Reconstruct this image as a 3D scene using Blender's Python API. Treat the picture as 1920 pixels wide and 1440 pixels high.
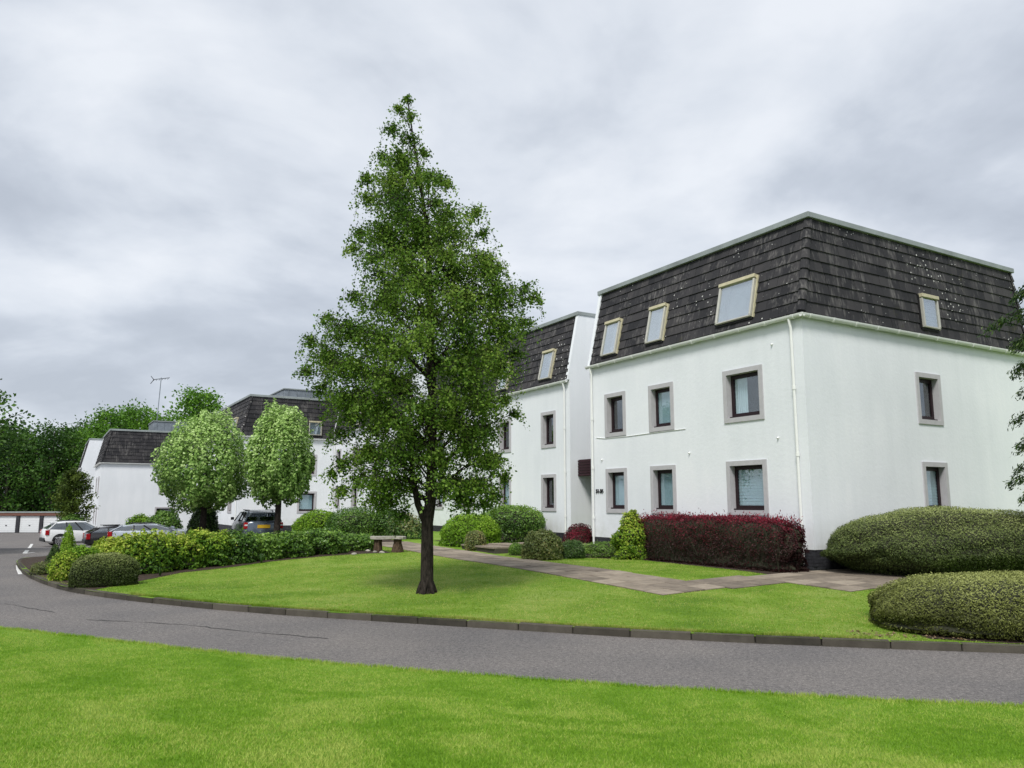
import bpy, bmesh, math, random
import numpy as np
from mathutils import Vector, Matrix
from mathutils.geometry import delaunay_2d_cdt

for o in list(bpy.data.objects): bpy.data.objects.remove(o)
SC = bpy.context.scene
COL = SC.collection
rng = np.random.default_rng(7)
random.seed(7)
R = math.radians

# ---------------------------------------------------------------- camera
F_PX, PITCH, EYE = 1464.0, 0.1514, 1.68          # focal length in photo pixels, tilt, eye height
cd = bpy.data.cameras.new('camera'); cam = bpy.data.objects.new('camera', cd); COL.objects.link(cam)
cd.sensor_fit = 'HORIZONTAL'; cd.sensor_width = 36.0; cd.lens = 36.0*F_PX/1920.0
cd.clip_start = 0.1; cd.clip_end = 3000
cam.location = (0, 0, EYE); cam.rotation_euler = (math.pi/2+PITCH, 0, 0)
SC.camera = cam

# ---------------------------------------------------------------- node helper
def N(nt, typ, ins=None, **props):
    n = nt.nodes.new(typ)
    for k, v in props.items(): setattr(n, k, v)
    for k, v in (ins or {}).items():
        s = n.inputs[k]
        if isinstance(v, tuple) and len(v) == 2 and hasattr(v[0], 'outputs'): nt.links.new(v[0].outputs[v[1]], s)
        elif hasattr(v, 'outputs'): nt.links.new(v.outputs[0], s)
        else: s.default_value = v
    return n
def ramp(nt, fac, stops):
    n = N(nt, 'ShaderNodeValToRGB', {0: fac})
    e = n.color_ramp.elements
    while len(e) > 1: e.remove(e[-1])
    for i, (p, c) in enumerate(stops):
        el = e[0] if i == 0 else e.new(p)
        el.position = p
        el.color = (c, c, c, 1) if isinstance(c, (int, float)) else (*c, 1)
    return n

# ---------------------------------------------------------------- sky, sun, exposure
W = bpy.data.worlds.new('World'); SC.world = W; W.use_nodes = True
nt = W.node_tree; nt.nodes.clear()
SUN_EL, SUN_AZ = R(52), R(197)                    # azimuth clockwise from +Y
sky = N(nt, 'ShaderNodeTexSky', sky_type='NISHITA', sun_disc=False, sun_elevation=SUN_EL, sun_rotation=SUN_AZ, air_density=1.0, dust_density=2.0)
tc = N(nt, 'ShaderNodeTexCoord')
sep = N(nt, 'ShaderNodeSeparateXYZ', {0: (tc, 'Generated')})
zc = N(nt, 'ShaderNodeMath', {0: (sep, 2), 1: 0.0}, operation='MAXIMUM')
zz = N(nt, 'ShaderNodeMath', {0: zc, 1: 0.30}, operation='ADD')
dx = N(nt, 'ShaderNodeMath', {0: (sep, 0), 1: zz}, operation='DIVIDE')
dy = N(nt, 'ShaderNodeMath', {0: (sep, 1), 1: zz}, operation='DIVIDE')
dxs = N(nt, 'ShaderNodeMath', {0: dx, 1: 1.0}, operation='MULTIPLY')
cv = N(nt, 'ShaderNodeCombineXYZ', {0: dxs, 1: dy, 2: 8.3})
n1 = N(nt, 'ShaderNodeTexNoise', {'Vector': cv, 'Scale': 1.15, 'Detail': 7.0, 'Roughness': 0.55, 'Distortion': 0.5})
n2 = N(nt, 'ShaderNodeTexNoise', {'Vector': cv, 'Scale': 3.6, 'Detail': 5.0, 'Roughness': 0.5, 'Distortion': 0.2})
nm = N(nt, 'ShaderNodeMath', {0: n2, 1: 0.6, 2: n1}, operation='MULTIPLY_ADD')
cr = ramp(nt, nm, [(0.60, (1.98, 2.16, 2.46)), (0.72, (2.30, 2.49, 2.80)), (0.84, (2.84, 3.02, 3.30)), (0.98, (3.32, 3.46, 3.68))])
mx = N(nt, 'ShaderNodeMix', {'Factor': 0.96, 6: sky, 7: cr}, data_type='RGBA')
bg = N(nt, 'ShaderNodeBackground', {'Color': (mx, 2), 'Strength': 0.12})
N(nt, 'ShaderNodeOutputWorld', {0: bg})
sd = bpy.data.lights.new('sun', 'SUN'); so = bpy.data.objects.new('sun', sd); COL.objects.link(so)
sd.energy = 1.5; sd.angle = R(16); sd.color = (1.0, 0.97, 0.92)
sdir = Vector((math.sin(SUN_AZ)*math.cos(SUN_EL), math.cos(SUN_AZ)*math.cos(SUN_EL), math.sin(SUN_EL)))
so.rotation_euler = sdir.to_track_quat('Z', 'Y').to_euler(); so.location = sdir*60
SC.view_settings.view_transform = 'Standard'; SC.view_settings.look = 'None'
SC.view_settings.exposure = 1.1; SC.view_settings.gamma = 1.0
SC.render.engine = 'CYCLES'
SC.cycles.max_bounces = 6; SC.cycles.diffuse_bounces = 3; SC.cycles.transparent_max_bounces = 12

# ---------------------------------------------------------------- tags and links
def tag(o, label=None, cat=None, group=None, kind=None):
    if label: o['label'] = label
    if cat: o['category'] = cat
    if group: o['group'] = group
    if kind: o['kind'] = kind
    return o
def empty(name, loc=(0, 0, 0), rz=0.0, **t):
    o = bpy.data.objects.new(name, None); COL.objects.link(o)
    o.location = loc; o.rotation_euler = (0, 0, rz); o.empty_display_size = 0.2
    return tag(o, **t)
def link(name, me, mat=None, parent=None, **t):
    if mat is not None and not me.materials: me.materials.append(mat)
    o = bpy.data.objects.new(name, me); COL.objects.link(o)
    if parent: o.parent = parent
    return tag(o, **t)
def copy_tree(o, parent=None):
    c = o.copy(); COL.objects.link(c); c.parent = parent
    for ch in o.children: copy_tree(ch, c)
    return c
def smooth(o, ang=35):
    me = o.data
    me.polygons.foreach_set('use_smooth', [True]*len(me.polygons))
    try: me.set_sharp_from_angle(angle=R(ang))
    except Exception: pass
    return o

class MB:
    """collects shapes, builds ONE mesh object"""
    def __init__(s): s.v = []; s.f = []
    def add(s, vs, fs):
        b = len(s.v); s.v += [tuple(p) for p in vs]; s.f += [tuple(i+b for i in f) for f in fs]; return s
    def box(s, x0, x1, y0, y1, z0, z1, M=None):
        v = [(x0, y0, z0), (x1, y0, z0), (x1, y1, z0), (x0, y1, z0), (x0, y0, z1), (x1, y0, z1), (x1, y1, z1), (x0, y1, z1)]
        if M is not None: v = [M @ Vector(p) for p in v]
        return s.add(v, [(0, 3, 2, 1), (4, 5, 6, 7), (0, 1, 5, 4), (1, 2, 6, 5), (2, 3, 7, 6), (3, 0, 4, 7)])
    def quad(s, a, b, c, d): return s.add([a, b, c, d], [(0, 1, 2, 3)])
    def tube(s, pts, rad, n=8, cap=True):
        pts = [Vector(p) for p in pts]; b = len(s.v); k = len(pts)
        if not hasattr(rad, '__len__'): rad = [rad]*k
        ref = None
        for i, p in enumerate(pts):
            d = (pts[min(i+1, k-1)]-pts[max(i-1, 0)]).normalized()
            if ref is None: ref = d.orthogonal().normalized()
            ref = (ref-d*ref.dot(d)).normalized(); w = d.cross(ref)
            for j in range(n):
                a = 2*math.pi*j/n
                s.v.append(tuple(p+(ref*math.cos(a)+w*math.sin(a))*rad[i]))
        for i in range(k-1):
            for j in range(n):
                s.f.append((b+i*n+j, b+i*n+(j+1) % n, b+(i+1)*n+(j+1) % n, b+(i+1)*n+j))
        if cap:
            s.f.append(tuple(b+j for j in reversed(range(n)))); s.f.append(tuple(b+(k-1)*n+j for j in range(n)))
        return s
    def loft(s, rings, cap=True):
        b = len(s.v); n = len(rings[0])
        for r in rings: s.v += [tuple(p) for p in r]
        for i in range(len(rings)-1):
            for j in range(n):
                s.f.append((b+i*n+j, b+i*n+(j+1) % n, b+(i+1)*n+(j+1) % n, b+(i+1)*n+j))
        if cap:
            s.f.append(tuple(b+j for j in reversed(range(n)))); s.f.append(tuple(b+(len(rings)-1)*n+j for j in range(n)))
        return s
    def mesh(s, name, mat=None, bevel=0):
        me = bpy.data.meshes.new(name); me.from_pydata(s.v, [], s.f)
        if bevel:
            bm = bmesh.new(); bm.from_mesh(me)
            bmesh.ops.bevel(bm, geom=list(bm.edges), offset=bevel, segments=1, affect='EDGES', clamp_overlap=True)
            bm.to_mesh(me); bm.free()
        bm = bmesh.new(); bm.from_mesh(me); bmesh.ops.recalc_face_normals(bm, faces=bm.faces); bm.to_mesh(me); bm.free()
        if mat: me.materials.append(mat)
        return me
    def build(s, name, mat, parent=None, bevel=0, **t): return link(name, s.mesh(name, mat, bevel), None, parent, **t)

# ---------------------------------------------------------------- pixel -> place (photo pixels, 1920 x 1440)
def ray(x, y):
    a = (x-960)/F_PX; b = (720-y)/F_PX; c, s = math.cos(PITCH), math.sin(PITCH)
    return a, c-b*s, s+b*c
def at(x, y, Y):
    r = ray(x, y); t = Y/r[1]; return Vector((r[0]*t, Y, EYE+r[2]*t))
TH = 0.5331
UD = np.array([-math.sin(TH), math.cos(TH)]); VD = np.array([math.cos(TH), math.sin(TH)]); CC = np.array([7.63, 20.09])
def loc(xl, yl, z=0.0):                            # building frame -> world
    p = CC+xl*VD+yl*UD; return Vector((p[0], p[1], z))
def to_local(X, Y):
    q = np.array([X, Y])-CC; return float(q@VD), float(q@UD)
KERB = [(30, 7.6), (17, 9.1), (11, 10.25), (6.97, 11.07), (5.17, 11.46), (3.46, 11.89), (1.81, 12.39), (0.22, 13.0), (-1.63, 13.73), (-2.82, 14.22), (-4.14, 14.75), (-5.76, 15.54),
        (-7.15, 16.35), (-8.25, 17.05), (-9.38, 17.86), (-10.6, 18.9), (-11.95, 20.4), (-13.21, 21.93), (-14.24, 23.3), (-15.5, 25.1), (-16.7, 26.9), (-17.5, 28.5), (-17.2, 29.9), (-16.0, 30.9)]
KA = np.array(KERB)
def road_z(X, Y): return np.interp(Y-.35*X, [34, 43, 47, 51, 62, 80, 115, 500], [-.35, -.40, -.46, -.8, -1.05, -1.4, -1.8, -2.2])
def d_poly(P, K):
    P = np.atleast_2d(P); best = np.full(len(P), 1e9)
    for i in range(len(K)-1):
        a, b = K[i], K[i+1]; ab = b-a
        t = np.clip(((P-a)@ab)/(ab@ab), 0, 1)
        best = np.minimum(best, np.hypot(*((a+t[:, None]*ab)-P).T))
    return best
def garden_z(X, Y):
    X = np.atleast_1d(np.asarray(X, float)); Y = np.atleast_1d(np.asarray(Y, float))
    P = np.stack([X, Y], 1)
    t = np.clip(d_poly(P, KA)/9, 0, 1); t = t*t*(3-2*t)
    G = np.interp((P-CC)@UD, [0, 8, 18, 26, 36, 46, 64, 80], [0, 0, .18, .2, .05, -.4, -1.2, -1.5])
    return (road_z(X, Y)+.102)*(1-t)+G*t
def near_z(X, Y):
    X = np.atleast_1d(np.asarray(X, float)); Y = np.atleast_1d(np.asarray(Y, float))
    t = np.clip(d_poly(np.stack([X, Y], 1), NEA)/5, 0, 1); t = t*t*(3-2*t)
    return -.335+.335*t
NEAR = [(40, 6.6), (20, 6.9), (9, 7.55), (5.15, 8.24), (4.36, 8.38), (3.17, 8.65), (1.43, 9.08), (0.25, 9.46), (-1.66, 10.12), (-3.04, 10.66), (-4.34, 11.26), (-5.41, 11.79), (-6.81, 12.48), (-8.38, 13.23), (-11, 14.4), (-15, 15.7), (-22, 17)]
NEA = np.array(NEAR)
def hit(x, y, f=None):
    f = f or (lambda X, Y: float(garden_z(X, Y)[0]))
    z = -.2
    for _ in range(25):
        r = ray(x, y); t = (z-EYE)/r[2]; X, Y = r[0]*t, r[1]*t; z = f(X, Y)
    return Vector((X, Y, z))

# ---------------------------------------------------------------- materials
MATS = {}
def new_mat(name):
    m = bpy.data.materials.new(name); m.use_nodes = True; nt = m.node_tree; nt.nodes.clear(); MATS[name] = m
    return m, nt
def finish(nt, sh): N(nt, 'ShaderNodeOutputMaterial', {0: sh})
def bump(nt, h, strength=.3, dist=.01): return N(nt, 'ShaderNodeBump', {'Height': h, 'Strength': strength, 'Distance': dist})
def plain(name, col, rough=.6, metal=0.0, noise=0.12, scale=6.0, bmp=0.0, spec=.3):
    m, nt = new_mat(name)
    tc = N(nt, 'ShaderNodeTexCoord')
    nz = N(nt, 'ShaderNodeTexNoise', {'Vector': (tc, 'Object'), 'Scale': scale, 'Detail': 5.0, 'Roughness': .6})
    c = ramp(nt, nz, [(.25, tuple(x*(1-noise) for x in col)), (.75, tuple(min(1, x*(1+noise)) for x in col))])
    ins = {'Base Color': c, 'Roughness': rough, 'Metallic': metal, 'Specular IOR Level': spec}
    if bmp: ins['Normal'] = bump(nt, N(nt, 'ShaderNodeTexNoise', {'Vector': (tc, 'Object'), 'Scale': scale*8, 'Detail': 3.0}), bmp, .01)
    finish(nt, N(nt, 'ShaderNodeBsdfPrincipled', ins)); return m
def leaf_mat(name, cols, transl=.35, rough=.55, gloss=.25):
    m, nt = new_mat(name)
    a = N(nt, 'ShaderNodeAttribute', attribute_name='tint')
    c = ramp(nt, (a, 'Fac'), [(i/(len(cols)-1), x) for i, x in enumerate(cols)])
    p = N(nt, 'ShaderNodeBsdfPrincipled', {'Base Color': c, 'Roughness': rough, 'Specular IOR Level': gloss})
    t = N(nt, 'ShaderNodeBsdfTranslucent', {'Color': c})
    finish(nt, N(nt, 'ShaderNodeMixShader', {0: transl, 1: p, 2: t})); return m
def render_mat():
    m, nt = new_mat('white_render')
    tc = N(nt, 'ShaderNodeTexCoord')
    big = N(nt, 'ShaderNodeTexNoise', {'Vector': (tc, 'Object'), 'Scale': .35, 'Detail': 4.0})
    mp = N(nt, 'ShaderNodeMapping', {'Vector': (tc, 'Object'), 'Scale': (1.6, 1.6, .22)})
    st = N(nt, 'ShaderNodeTexNoise', {'Vector': mp, 'Scale': 1.4, 'Detail': 5.0, 'Roughness': .65})
    ad = N(nt, 'ShaderNodeMath', {0: st, 1: .6, 2: big}, operation='MULTIPLY_ADD')
    c = ramp(nt, ad, [(.5, (.71, .74, .77)), (.85, (.785, .81, .84)), (1.1, (.82, .84, .865))])
    zs_ = N(nt, 'ShaderNodeSeparateXYZ', {0: (tc, 'Object')})
    gz = N(nt, 'ShaderNodeMapRange', {0: (zs_, 2), 1: 1.3, 2: .5, 3: 0.0, 4: 1.0})
    gn = N(nt, 'ShaderNodeTexNoise', {'Vector': (tc, 'Object'), 'Scale': 2.2, 'Detail': 6.0, 'Roughness': .7})
    gr_ = ramp(nt, gn, [(.42, 0.0), (.7, .55)])
    gm_ = N(nt, 'ShaderNodeMath', {0: gz, 1: gr_}, operation='MULTIPLY')
    c = N(nt, 'ShaderNodeMix', {'Factor': gm_, 6: c, 7: (.50, .52, .45, 1)}, data_type='RGBA'); c = (c, 2)
    nz = N(nt, 'ShaderNodeTexNoise', {'Vector': (tc, 'Object'), 'Scale': 9.0, 'Detail': 6.0, 'Roughness': .6})
    finish(nt, N(nt, 'ShaderNodeBsdfPrincipled', {'Base Color': c, 'Roughness': .85, 'Specular IOR Level': .2, 'Normal': bump(nt, nz, .24, .025)})); return m
def tile_mat(name='roof_tile', lichen=1.0):
    m, nt = new_mat(name)
    tc = N(nt, 'ShaderNodeTexCoord'); gm = N(nt, 'ShaderNodeNewGeometry'); oi = N(nt, 'ShaderNodeObjectInfo')
    rn = N(nt, 'ShaderNodeMath', {0: (gm, 'Random Per Island'), 1: (oi, 'Random')}, operation='ADD')
    rf = N(nt, 'ShaderNodeMath', {0: rn}, operation='FRACT')
    pos = (gm, 'Position')
    nz = N(nt, 'ShaderNodeTexNoise', {'Vector': pos, 'Scale': 1.3, 'Detail': 6.0, 'Roughness': .65})
    mp = N(nt, 'ShaderNodeMapping', {'Vector': pos, 'Scale': (14, 14, 1.6)})
    st = N(nt, 'ShaderNodeTexNoise', {'Vector': mp, 'Scale': 1.0, 'Detail': 3.0, 'Roughness': .6})
    base = ramp(nt, rf, [(0, (.025, .025, .028)), (.5, (.038, .037, .040)), (1, (.056, .053, .055))])
    # weathered pale streaks and lichen
    sf = N(nt, 'ShaderNodeMath', {0: st, 1: nz}, operation='MULTIPLY')
    sr = ramp(nt, sf, [(.27, 0.0), (.42, .8)])
    c1 = N(nt, 'ShaderNodeMix', {'Factor': sr, 6: base, 7: (.155, .148, .142, 1)}, data_type='RGBA')
    vo = N(nt, 'ShaderNodeTexVoronoi', {'Vector': pos, 'Scale': 6.0, 'Randomness': 1.0})
    cl = N(nt, 'ShaderNodeTexNoise', {'Vector': pos, 'Scale': .55, 'Detail': 1.0})
    cl2 = N(nt, 'ShaderNodeMath', {0: cl, 1: -.37}, operation='ADD')
    thr = N(nt, 'ShaderNodeMath', {0: cl2, 1: .56}, operation='MULTIPLY')
    lt = N(nt, 'ShaderNodeMath', {0: (vo, 'Distance'), 1: thr}, operation='LESS_THAN')
    lm = N(nt, 'ShaderNodeMath', {0: lt, 1: lichen}, operation='MULTIPLY')
    c2 = N(nt, 'ShaderNodeMix', {'Factor': lm, 6: (c1, 2), 7: (.55, .55, .52, 1)}, data_type='RGBA')
    # moss
    mo = N(nt, 'ShaderNodeTexNoise', {'Vector': pos, 'Scale': .8, 'Detail': 7.0, 'Roughness': .7})
    mr = ramp(nt, mo, [(.62, 0.0), (.72, .7)])
    c3 = N(nt, 'ShaderNodeMix', {'Factor': mr, 6: (c2, 2), 7: (.055, .055, .022, 1)}, data_type='RGBA')
    fn = N(nt, 'ShaderNodeTexNoise', {'Vector': pos, 'Scale': 40.0, 'Detail': 3.0})
    finish(nt, N(nt, 'ShaderNodeBsdfPrincipled', {'Base Color': (c3, 2), 'Roughness': .85, 'Specular IOR Level': .2, 'Normal': bump(nt, fn, .4, .01)})); return m
def glass_mat(name, tint=(.84, .9, .92), refl=.34, base=.07):
    m, nt = new_mat(name)
    lw = N(nt, 'ShaderNodeLayerWeight', {'Blend': .25})
    f = N(nt, 'ShaderNodeMath', {0: (lw, 'Facing'), 1: refl, 2: base}, operation='MULTIPLY_ADD')
    g = N(nt, 'ShaderNodeBsdfGlossy', {'Color': (.9, .93, .95, 1), 'Roughness': .02})
    t = N(nt, 'ShaderNodeBsdfTransparent', {'Color': (*tint, 1)})
    finish(nt, N(nt, 'ShaderNodeMixShader', {0: f, 1: t, 2: g})); return m
def asphalt_mat():
    m, nt = new_mat('asphalt')
    gm = N(nt, 'ShaderNodeNewGeometry'); pos = (gm, 'Position')
    a = N(nt, 'ShaderNodeTexNoise', {'Vector': pos, 'Scale': 55.0, 'Detail': 4.0, 'Roughness': .8})
    b = N(nt, 'ShaderNodeTexNoise', {'Vector': pos, 'Scale': .45, 'Detail': 5.0, 'Roughness': .6})
    v = N(nt, 'ShaderNodeTexVoronoi', {'Vector': pos, 'Scale': 70.0})
    c = ramp(nt, a, [(.28, (.062, .059, .057)), (.5, (.155, .147, .143)), (.72, (.33, .31, .295))])
    t = ramp(nt, b, [(.3, (.80, .80, .82)), (.7, (1.12, 1.09, 1.06))])
    a3 = N(nt, 'ShaderNodeTexNoise', {'Vector': pos, 'Scale': 17.0, 'Detail': 3.0, 'Roughness': .75})
    t3 = ramp(nt, a3, [(.3, (.62, .62, .63)), (.7, (1.36, 1.35, 1.33))])
    t = N(nt, 'ShaderNodeMix', {'Factor': 1.0, 6: t, 7: t3}, data_type='RGBA', blend_type='MULTIPLY'); t = (t, 2)
    c2 = N(nt, 'ShaderNodeMix', {'Factor': 1.0, 6: c, 7: t}, data_type='RGBA', blend_type='MULTIPLY')
    # cracks
    wv = N(nt, 'ShaderNodeTexNoise', {'Vector': pos, 'Scale': .9, 'Detail': 3.0})
    wa = N(nt, 'ShaderNodeMix', {'Factor': .12, 4: pos, 5: (wv, 'Color')}, data_type='VECTOR')
    cr = N(nt, 'ShaderNodeTexVoronoi', {'Vector': (wa, 1), 'Scale': .33}, feature='DISTANCE_TO_EDGE')
    cm = ramp(nt, (cr, 'Distance'), [(.0, 1.0), (.006, 0.0)])
    gp = N(nt, 'ShaderNodeTexNoise', {'Vector': pos, 'Scale': .6, 'Detail': 2.0})
    gr = ramp(nt, gp, [(.66, 0.0), (.72, .3)])
    k = N(nt, 'ShaderNodeMath', {0: cm, 1: gr}, operation='MULTIPLY')
    c3 = N(nt, 'ShaderNodeMix', {'Factor': k, 6: (c2, 2), 7: (.022, .021, .021, 1)}, data_type='RGBA')
    finish(nt, N(nt, 'ShaderNodeBsdfPrincipled', {'Base Color': (c3, 2), 'Roughness': .82, 'Specular IOR Level': .3, 'Normal': bump(nt, (v, 'Distance'), .5, .012)})); return m
def lawn_mat(name, a, b, c):
    m, nt = new_mat(name)
    gm = N(nt, 'ShaderNodeNewGeometry'); pos = (gm, 'Position')
    n0 = N(nt, 'ShaderNodeTexNoise', {'Vector': pos, 'Scale': .5, 'Detail': 5.0, 'Roughness': .6, 'Distortion': .6})
    n1 = N(nt, 'ShaderNodeTexNoise', {'Vector': pos, 'Scale': 9.0, 'Detail': 6.0, 'Roughness': .75})
    s = N(nt, 'ShaderNodeMath', {0: n1, 1: .55, 2: n0}, operation='MULTIPLY_ADD')
    cc = ramp(nt, s, [(.58, a), (.78, b), (.98, c)])
    n2 = N(nt, 'ShaderNodeTexNoise', {'Vector': pos, 'Scale': 60.0, 'Detail': 4.0, 'Roughness': .8})
    finish(nt, N(nt, 'ShaderNodeBsdfPrincipled', {'Base Color': cc, 'Roughness': .8, 'Specular IOR Level': .15, 'Normal': bump(nt, n2, .8, .03)})); return m
def blade_mat(name, cols):
    m, nt = new_mat(name)
    gm = N(nt, 'ShaderNodeNewGeometry')
    n0 = N(nt, 'ShaderNodeTexNoise', {'Vector': (gm, 'Position'), 'Scale': .55, 'Detail': 5.0, 'Roughness': .65, 'Distortion': 1.2})
    n1 = N(nt, 'ShaderNodeTexNoise', {'Vector': (gm, 'Position'), 'Scale': 3.5, 'Detail': 3.0, 'Roughness': .6})
    n0 = N(nt, 'ShaderNodeMath', {0: n0, 1: 1.3, 2: -.15}, operation='MULTIPLY_ADD')
    s0 = N(nt, 'ShaderNodeMath', {0: (gm, 'Random Per Island'), 1: .34, 2: n0}, operation='MULTIPLY_ADD')
    s = N(nt, 'ShaderNodeMath', {0: n1, 1: .4, 2: s0}, operation='MULTIPLY_ADD')
    c = ramp(nt, s, [(.66, cols[0]), (.86, cols[1]), (1.02, cols[2])])
    p = N(nt, 'ShaderNodeBsdfPrincipled', {'Base Color': c, 'Roughness': .6, 'Specular IOR Level': .2})
    t = N(nt, 'ShaderNodeBsdfTranslucent', {'Color': c})
    finish(nt, N(nt, 'ShaderNodeMixShader', {0: .35, 1: p, 2: t})); return m
def slab_mat(name, cols, sc=1.0):
    m, nt = new_mat(name)
    gm = N(nt, 'ShaderNodeNewGeometry'); oi = N(nt, 'ShaderNodeObjectInfo')
    n1 = N(nt, 'ShaderNodeTexNoise', {'Vector': (gm, 'Position'), 'Scale': 4.0*sc, 'Detail': 7.0, 'Roughness': .7})
    s = N(nt, 'ShaderNodeMath', {0: (oi, 'Random'), 1: .45, 2: n1}, operation='MULTIPLY_ADD')
    c = ramp(nt, s, [(.4, cols[0]), (.72, cols[1]), (1.05, cols[2])])
    n2 = N(nt, 'ShaderNodeTexNoise', {'Vector': (gm, 'Position'), 'Scale': 50.0, 'Detail': 3.0})
    finish(nt, N(nt, 'ShaderNodeBsdfPrincipled', {'Base Color': c, 'Roughness': .85, 'Specular IOR Level': .2, 'Normal': bump(nt, n2, .4, .01)})); return m
def bark_mat(name, a, b):
    m, nt = new_mat(name)
    gm = N(nt, 'ShaderNodeNewGeometry')
    mp = N(nt, 'ShaderNodeMapping', {'Vector': (gm, 'Position'), 'Scale': (22, 22, 7)})
    n = N(nt, 'ShaderNodeTexNoise', {'Vector': mp, 'Scale': 1.0, 'Detail': 6.0, 'Roughness': .7})
    c = ramp(nt, n, [(.35, a), (.65, b)])
    finish(nt, N(nt, 'ShaderNodeBsdfPrincipled', {'Base Color': c, 'Roughness': .9, 'Specular IOR Level': .1, 'Normal': bump(nt, n, .9, .03)})); return m
def car_paint(name, col, metal=.3):
    m, nt = new_mat(name)
    tc = N(nt, 'ShaderNodeTexCoord'); nz = N(nt, 'ShaderNodeTexNoise', {'Vector': (tc, 'Object'), 'Scale': 2.0, 'Detail': 4.0})
    r = ramp(nt, nz, [(.3, .22), (.7, .34)])
    finish(nt, N(nt, 'ShaderNodeBsdfPrincipled', {'Base Color': (*col, 1), 'Roughness': r, 'Metallic': metal, 'Coat Weight': .6, 'Coat Roughness': .08})); return m

WHITE = render_mat(); TILE = tile_mat(); TILE_FAR = tile_mat('roof_tile_far', 0.0); GLASS = glass_mat('window_glass'); SKYGLASS = glass_mat('roof_window_glass', (.85, .88, .9), .6, .22)
ASPHALT = asphalt_mat()
PVC = plain('white_pvc', (.78, .79, .77), .4, noise=.04)
SURR = plain('grey_surround', (.46, .45, .465), .8, noise=.08, bmp=.2)
BROWN = plain('dark_brown_frame', (.022, .011, .014), .45, noise=.2)
LOUV = plain('maroon_louvre', (.035, .011, .016), .5, noise=.2)
LEAD = plain('lead_flashing', (.27, .30, .30), .6, noise=.25, scale=1.5)
LEAD2 = plain('grey_cladding', (.20, .23, .26), .5, noise=.25, scale=2.5)
OCHRE = plain('ochre_frame', (.50, .46, .31), .55, noise=.15)
ALU = plain('pale_aluminium', (.48, .47, .42), .45, .2, noise=.1)
DARKM = plain('dark_rubber', (.012, .012, .013), .7)
BRICK = plain('black_brick', (.035, .036, .042), .75, noise=.5, scale=9, bmp=.4)
CURT = plain('net_curtain', (.78, .8, .8), .9, noise=.08)
BLIND = plain('pale_blind', (.58, .66, .68), .6, noise=.05)
DARKROOM = plain('room_dark', (.05, .05, .05), .9)
SOIL = plain('soil', (.045, .031, .022), .95, noise=.5, scale=9, bmp=.8)
KERBM = slab_mat('kerb_concrete', [(.036, .033, .026), (.065, .058, .046), (.10, .09, .072)], .8)
SLAB = slab_mat('paving_slab', [(.135, .113, .09), (.235, .197, .155), (.33, .28, .22)])
STONE = slab_mat('bench_stone', [(.16, .15, .13), (.33, .31, .27), (.46, .43, .37)], 1.5)
WOODST = bark_mat('weathered_stump', (.03, .02, .014), (.13, .09, .06))
LAWN_N = lawn_mat('lawn_near', (.10, .22, .012), (.15, .29, .02), (.21, .34, .05))
LAWN_I = lawn_mat('lawn_far', (.10, .20, .016), (.17, .29, .028), (.27, .35, .08))
BLADE_N = blade_mat('blade_near', [(.155, .315, .018), (.26, .435, .036), (.43, .525, .11)])
BLADE_I = blade_mat('blade_far', [(.135, .262, .02), (.265, .385, .042), (.47, .48, .15)])
BARK = bark_mat('dark_bark', (.012, .01, .009), (.055, .045, .038))
BARK2 = bark_mat('grey_bark', (.05, .045, .038), (.14, .125, .105))
TWIG = plain('twig', (.032, .034, .02), .9, noise=.3)
L_BIG = leaf_mat('leaf_birch', [(0.0404, 0.0935, 0.0132), (0.0866, 0.1815, 0.0198), (0.1733, 0.297, 0.0352), (0.3234, 0.44, 0.088)], .4)
L_POLL = leaf_mat('leaf_whitebeam', [(0.0793, 0.1718, 0.029), (0.185, 0.3304, 0.0661), (0.3568, 0.5286, 0.1454), (0.6079, 0.7665, 0.3436)], .3)
L_WOOD = leaf_mat('leaf_wood', [(0.0194, 0.0551, 0.0097), (0.0406, 0.1054, 0.0162), (0.081, 0.1782, 0.0227), (0.1296, 0.243, 0.0324)], .3)
L_WOOD2 = leaf_mat('leaf_wood_light', [(0.0486, 0.1296, 0.0162), (0.0972, 0.2268, 0.0227), (0.162, 0.3402, 0.0324), (0.243, 0.4212, 0.0486)], .35)
L_SHRUB = leaf_mat('leaf_shrub', [(0.0375, 0.09, 0.015), (0.0825, 0.18, 0.024), (0.15, 0.285, 0.036), (0.27, 0.42, 0.075)], .3, .4, .4)
L_LIME = leaf_mat('leaf_lime', [(0.075, 0.1625, 0.0125), (0.15, 0.3, 0.0175), (0.25, 0.425, 0.0312), (0.3875, 0.5375, 0.075)], .35)
L_YEL = leaf_mat('leaf_yellow', [(.06, .15, .014), (.14, .26, .02), (.30, .42, .035), (.50, .54, .10)], .3)
L_DARK = leaf_mat('leaf_dark', [(0.012, 0.033, 0.009), (0.027, 0.0675, 0.0135), (0.0525, 0.12, 0.021), (0.105, 0.18, 0.045)], .2, .4, .4)
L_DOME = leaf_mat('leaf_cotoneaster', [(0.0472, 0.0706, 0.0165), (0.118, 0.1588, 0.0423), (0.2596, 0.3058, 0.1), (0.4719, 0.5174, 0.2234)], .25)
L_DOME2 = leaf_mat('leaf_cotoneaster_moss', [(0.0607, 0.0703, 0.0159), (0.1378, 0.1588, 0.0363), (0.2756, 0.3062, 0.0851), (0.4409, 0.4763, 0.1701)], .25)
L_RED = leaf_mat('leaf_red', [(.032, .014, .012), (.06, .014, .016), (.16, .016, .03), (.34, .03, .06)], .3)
L_RHO = leaf_mat('leaf_rhododendron', [(0.035, 0.084, 0.0196), (0.084, 0.168, 0.042), (0.238, 0.238, 0.07), (0.532, 0.308, 0.126)], .2, .35, .5)
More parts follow.
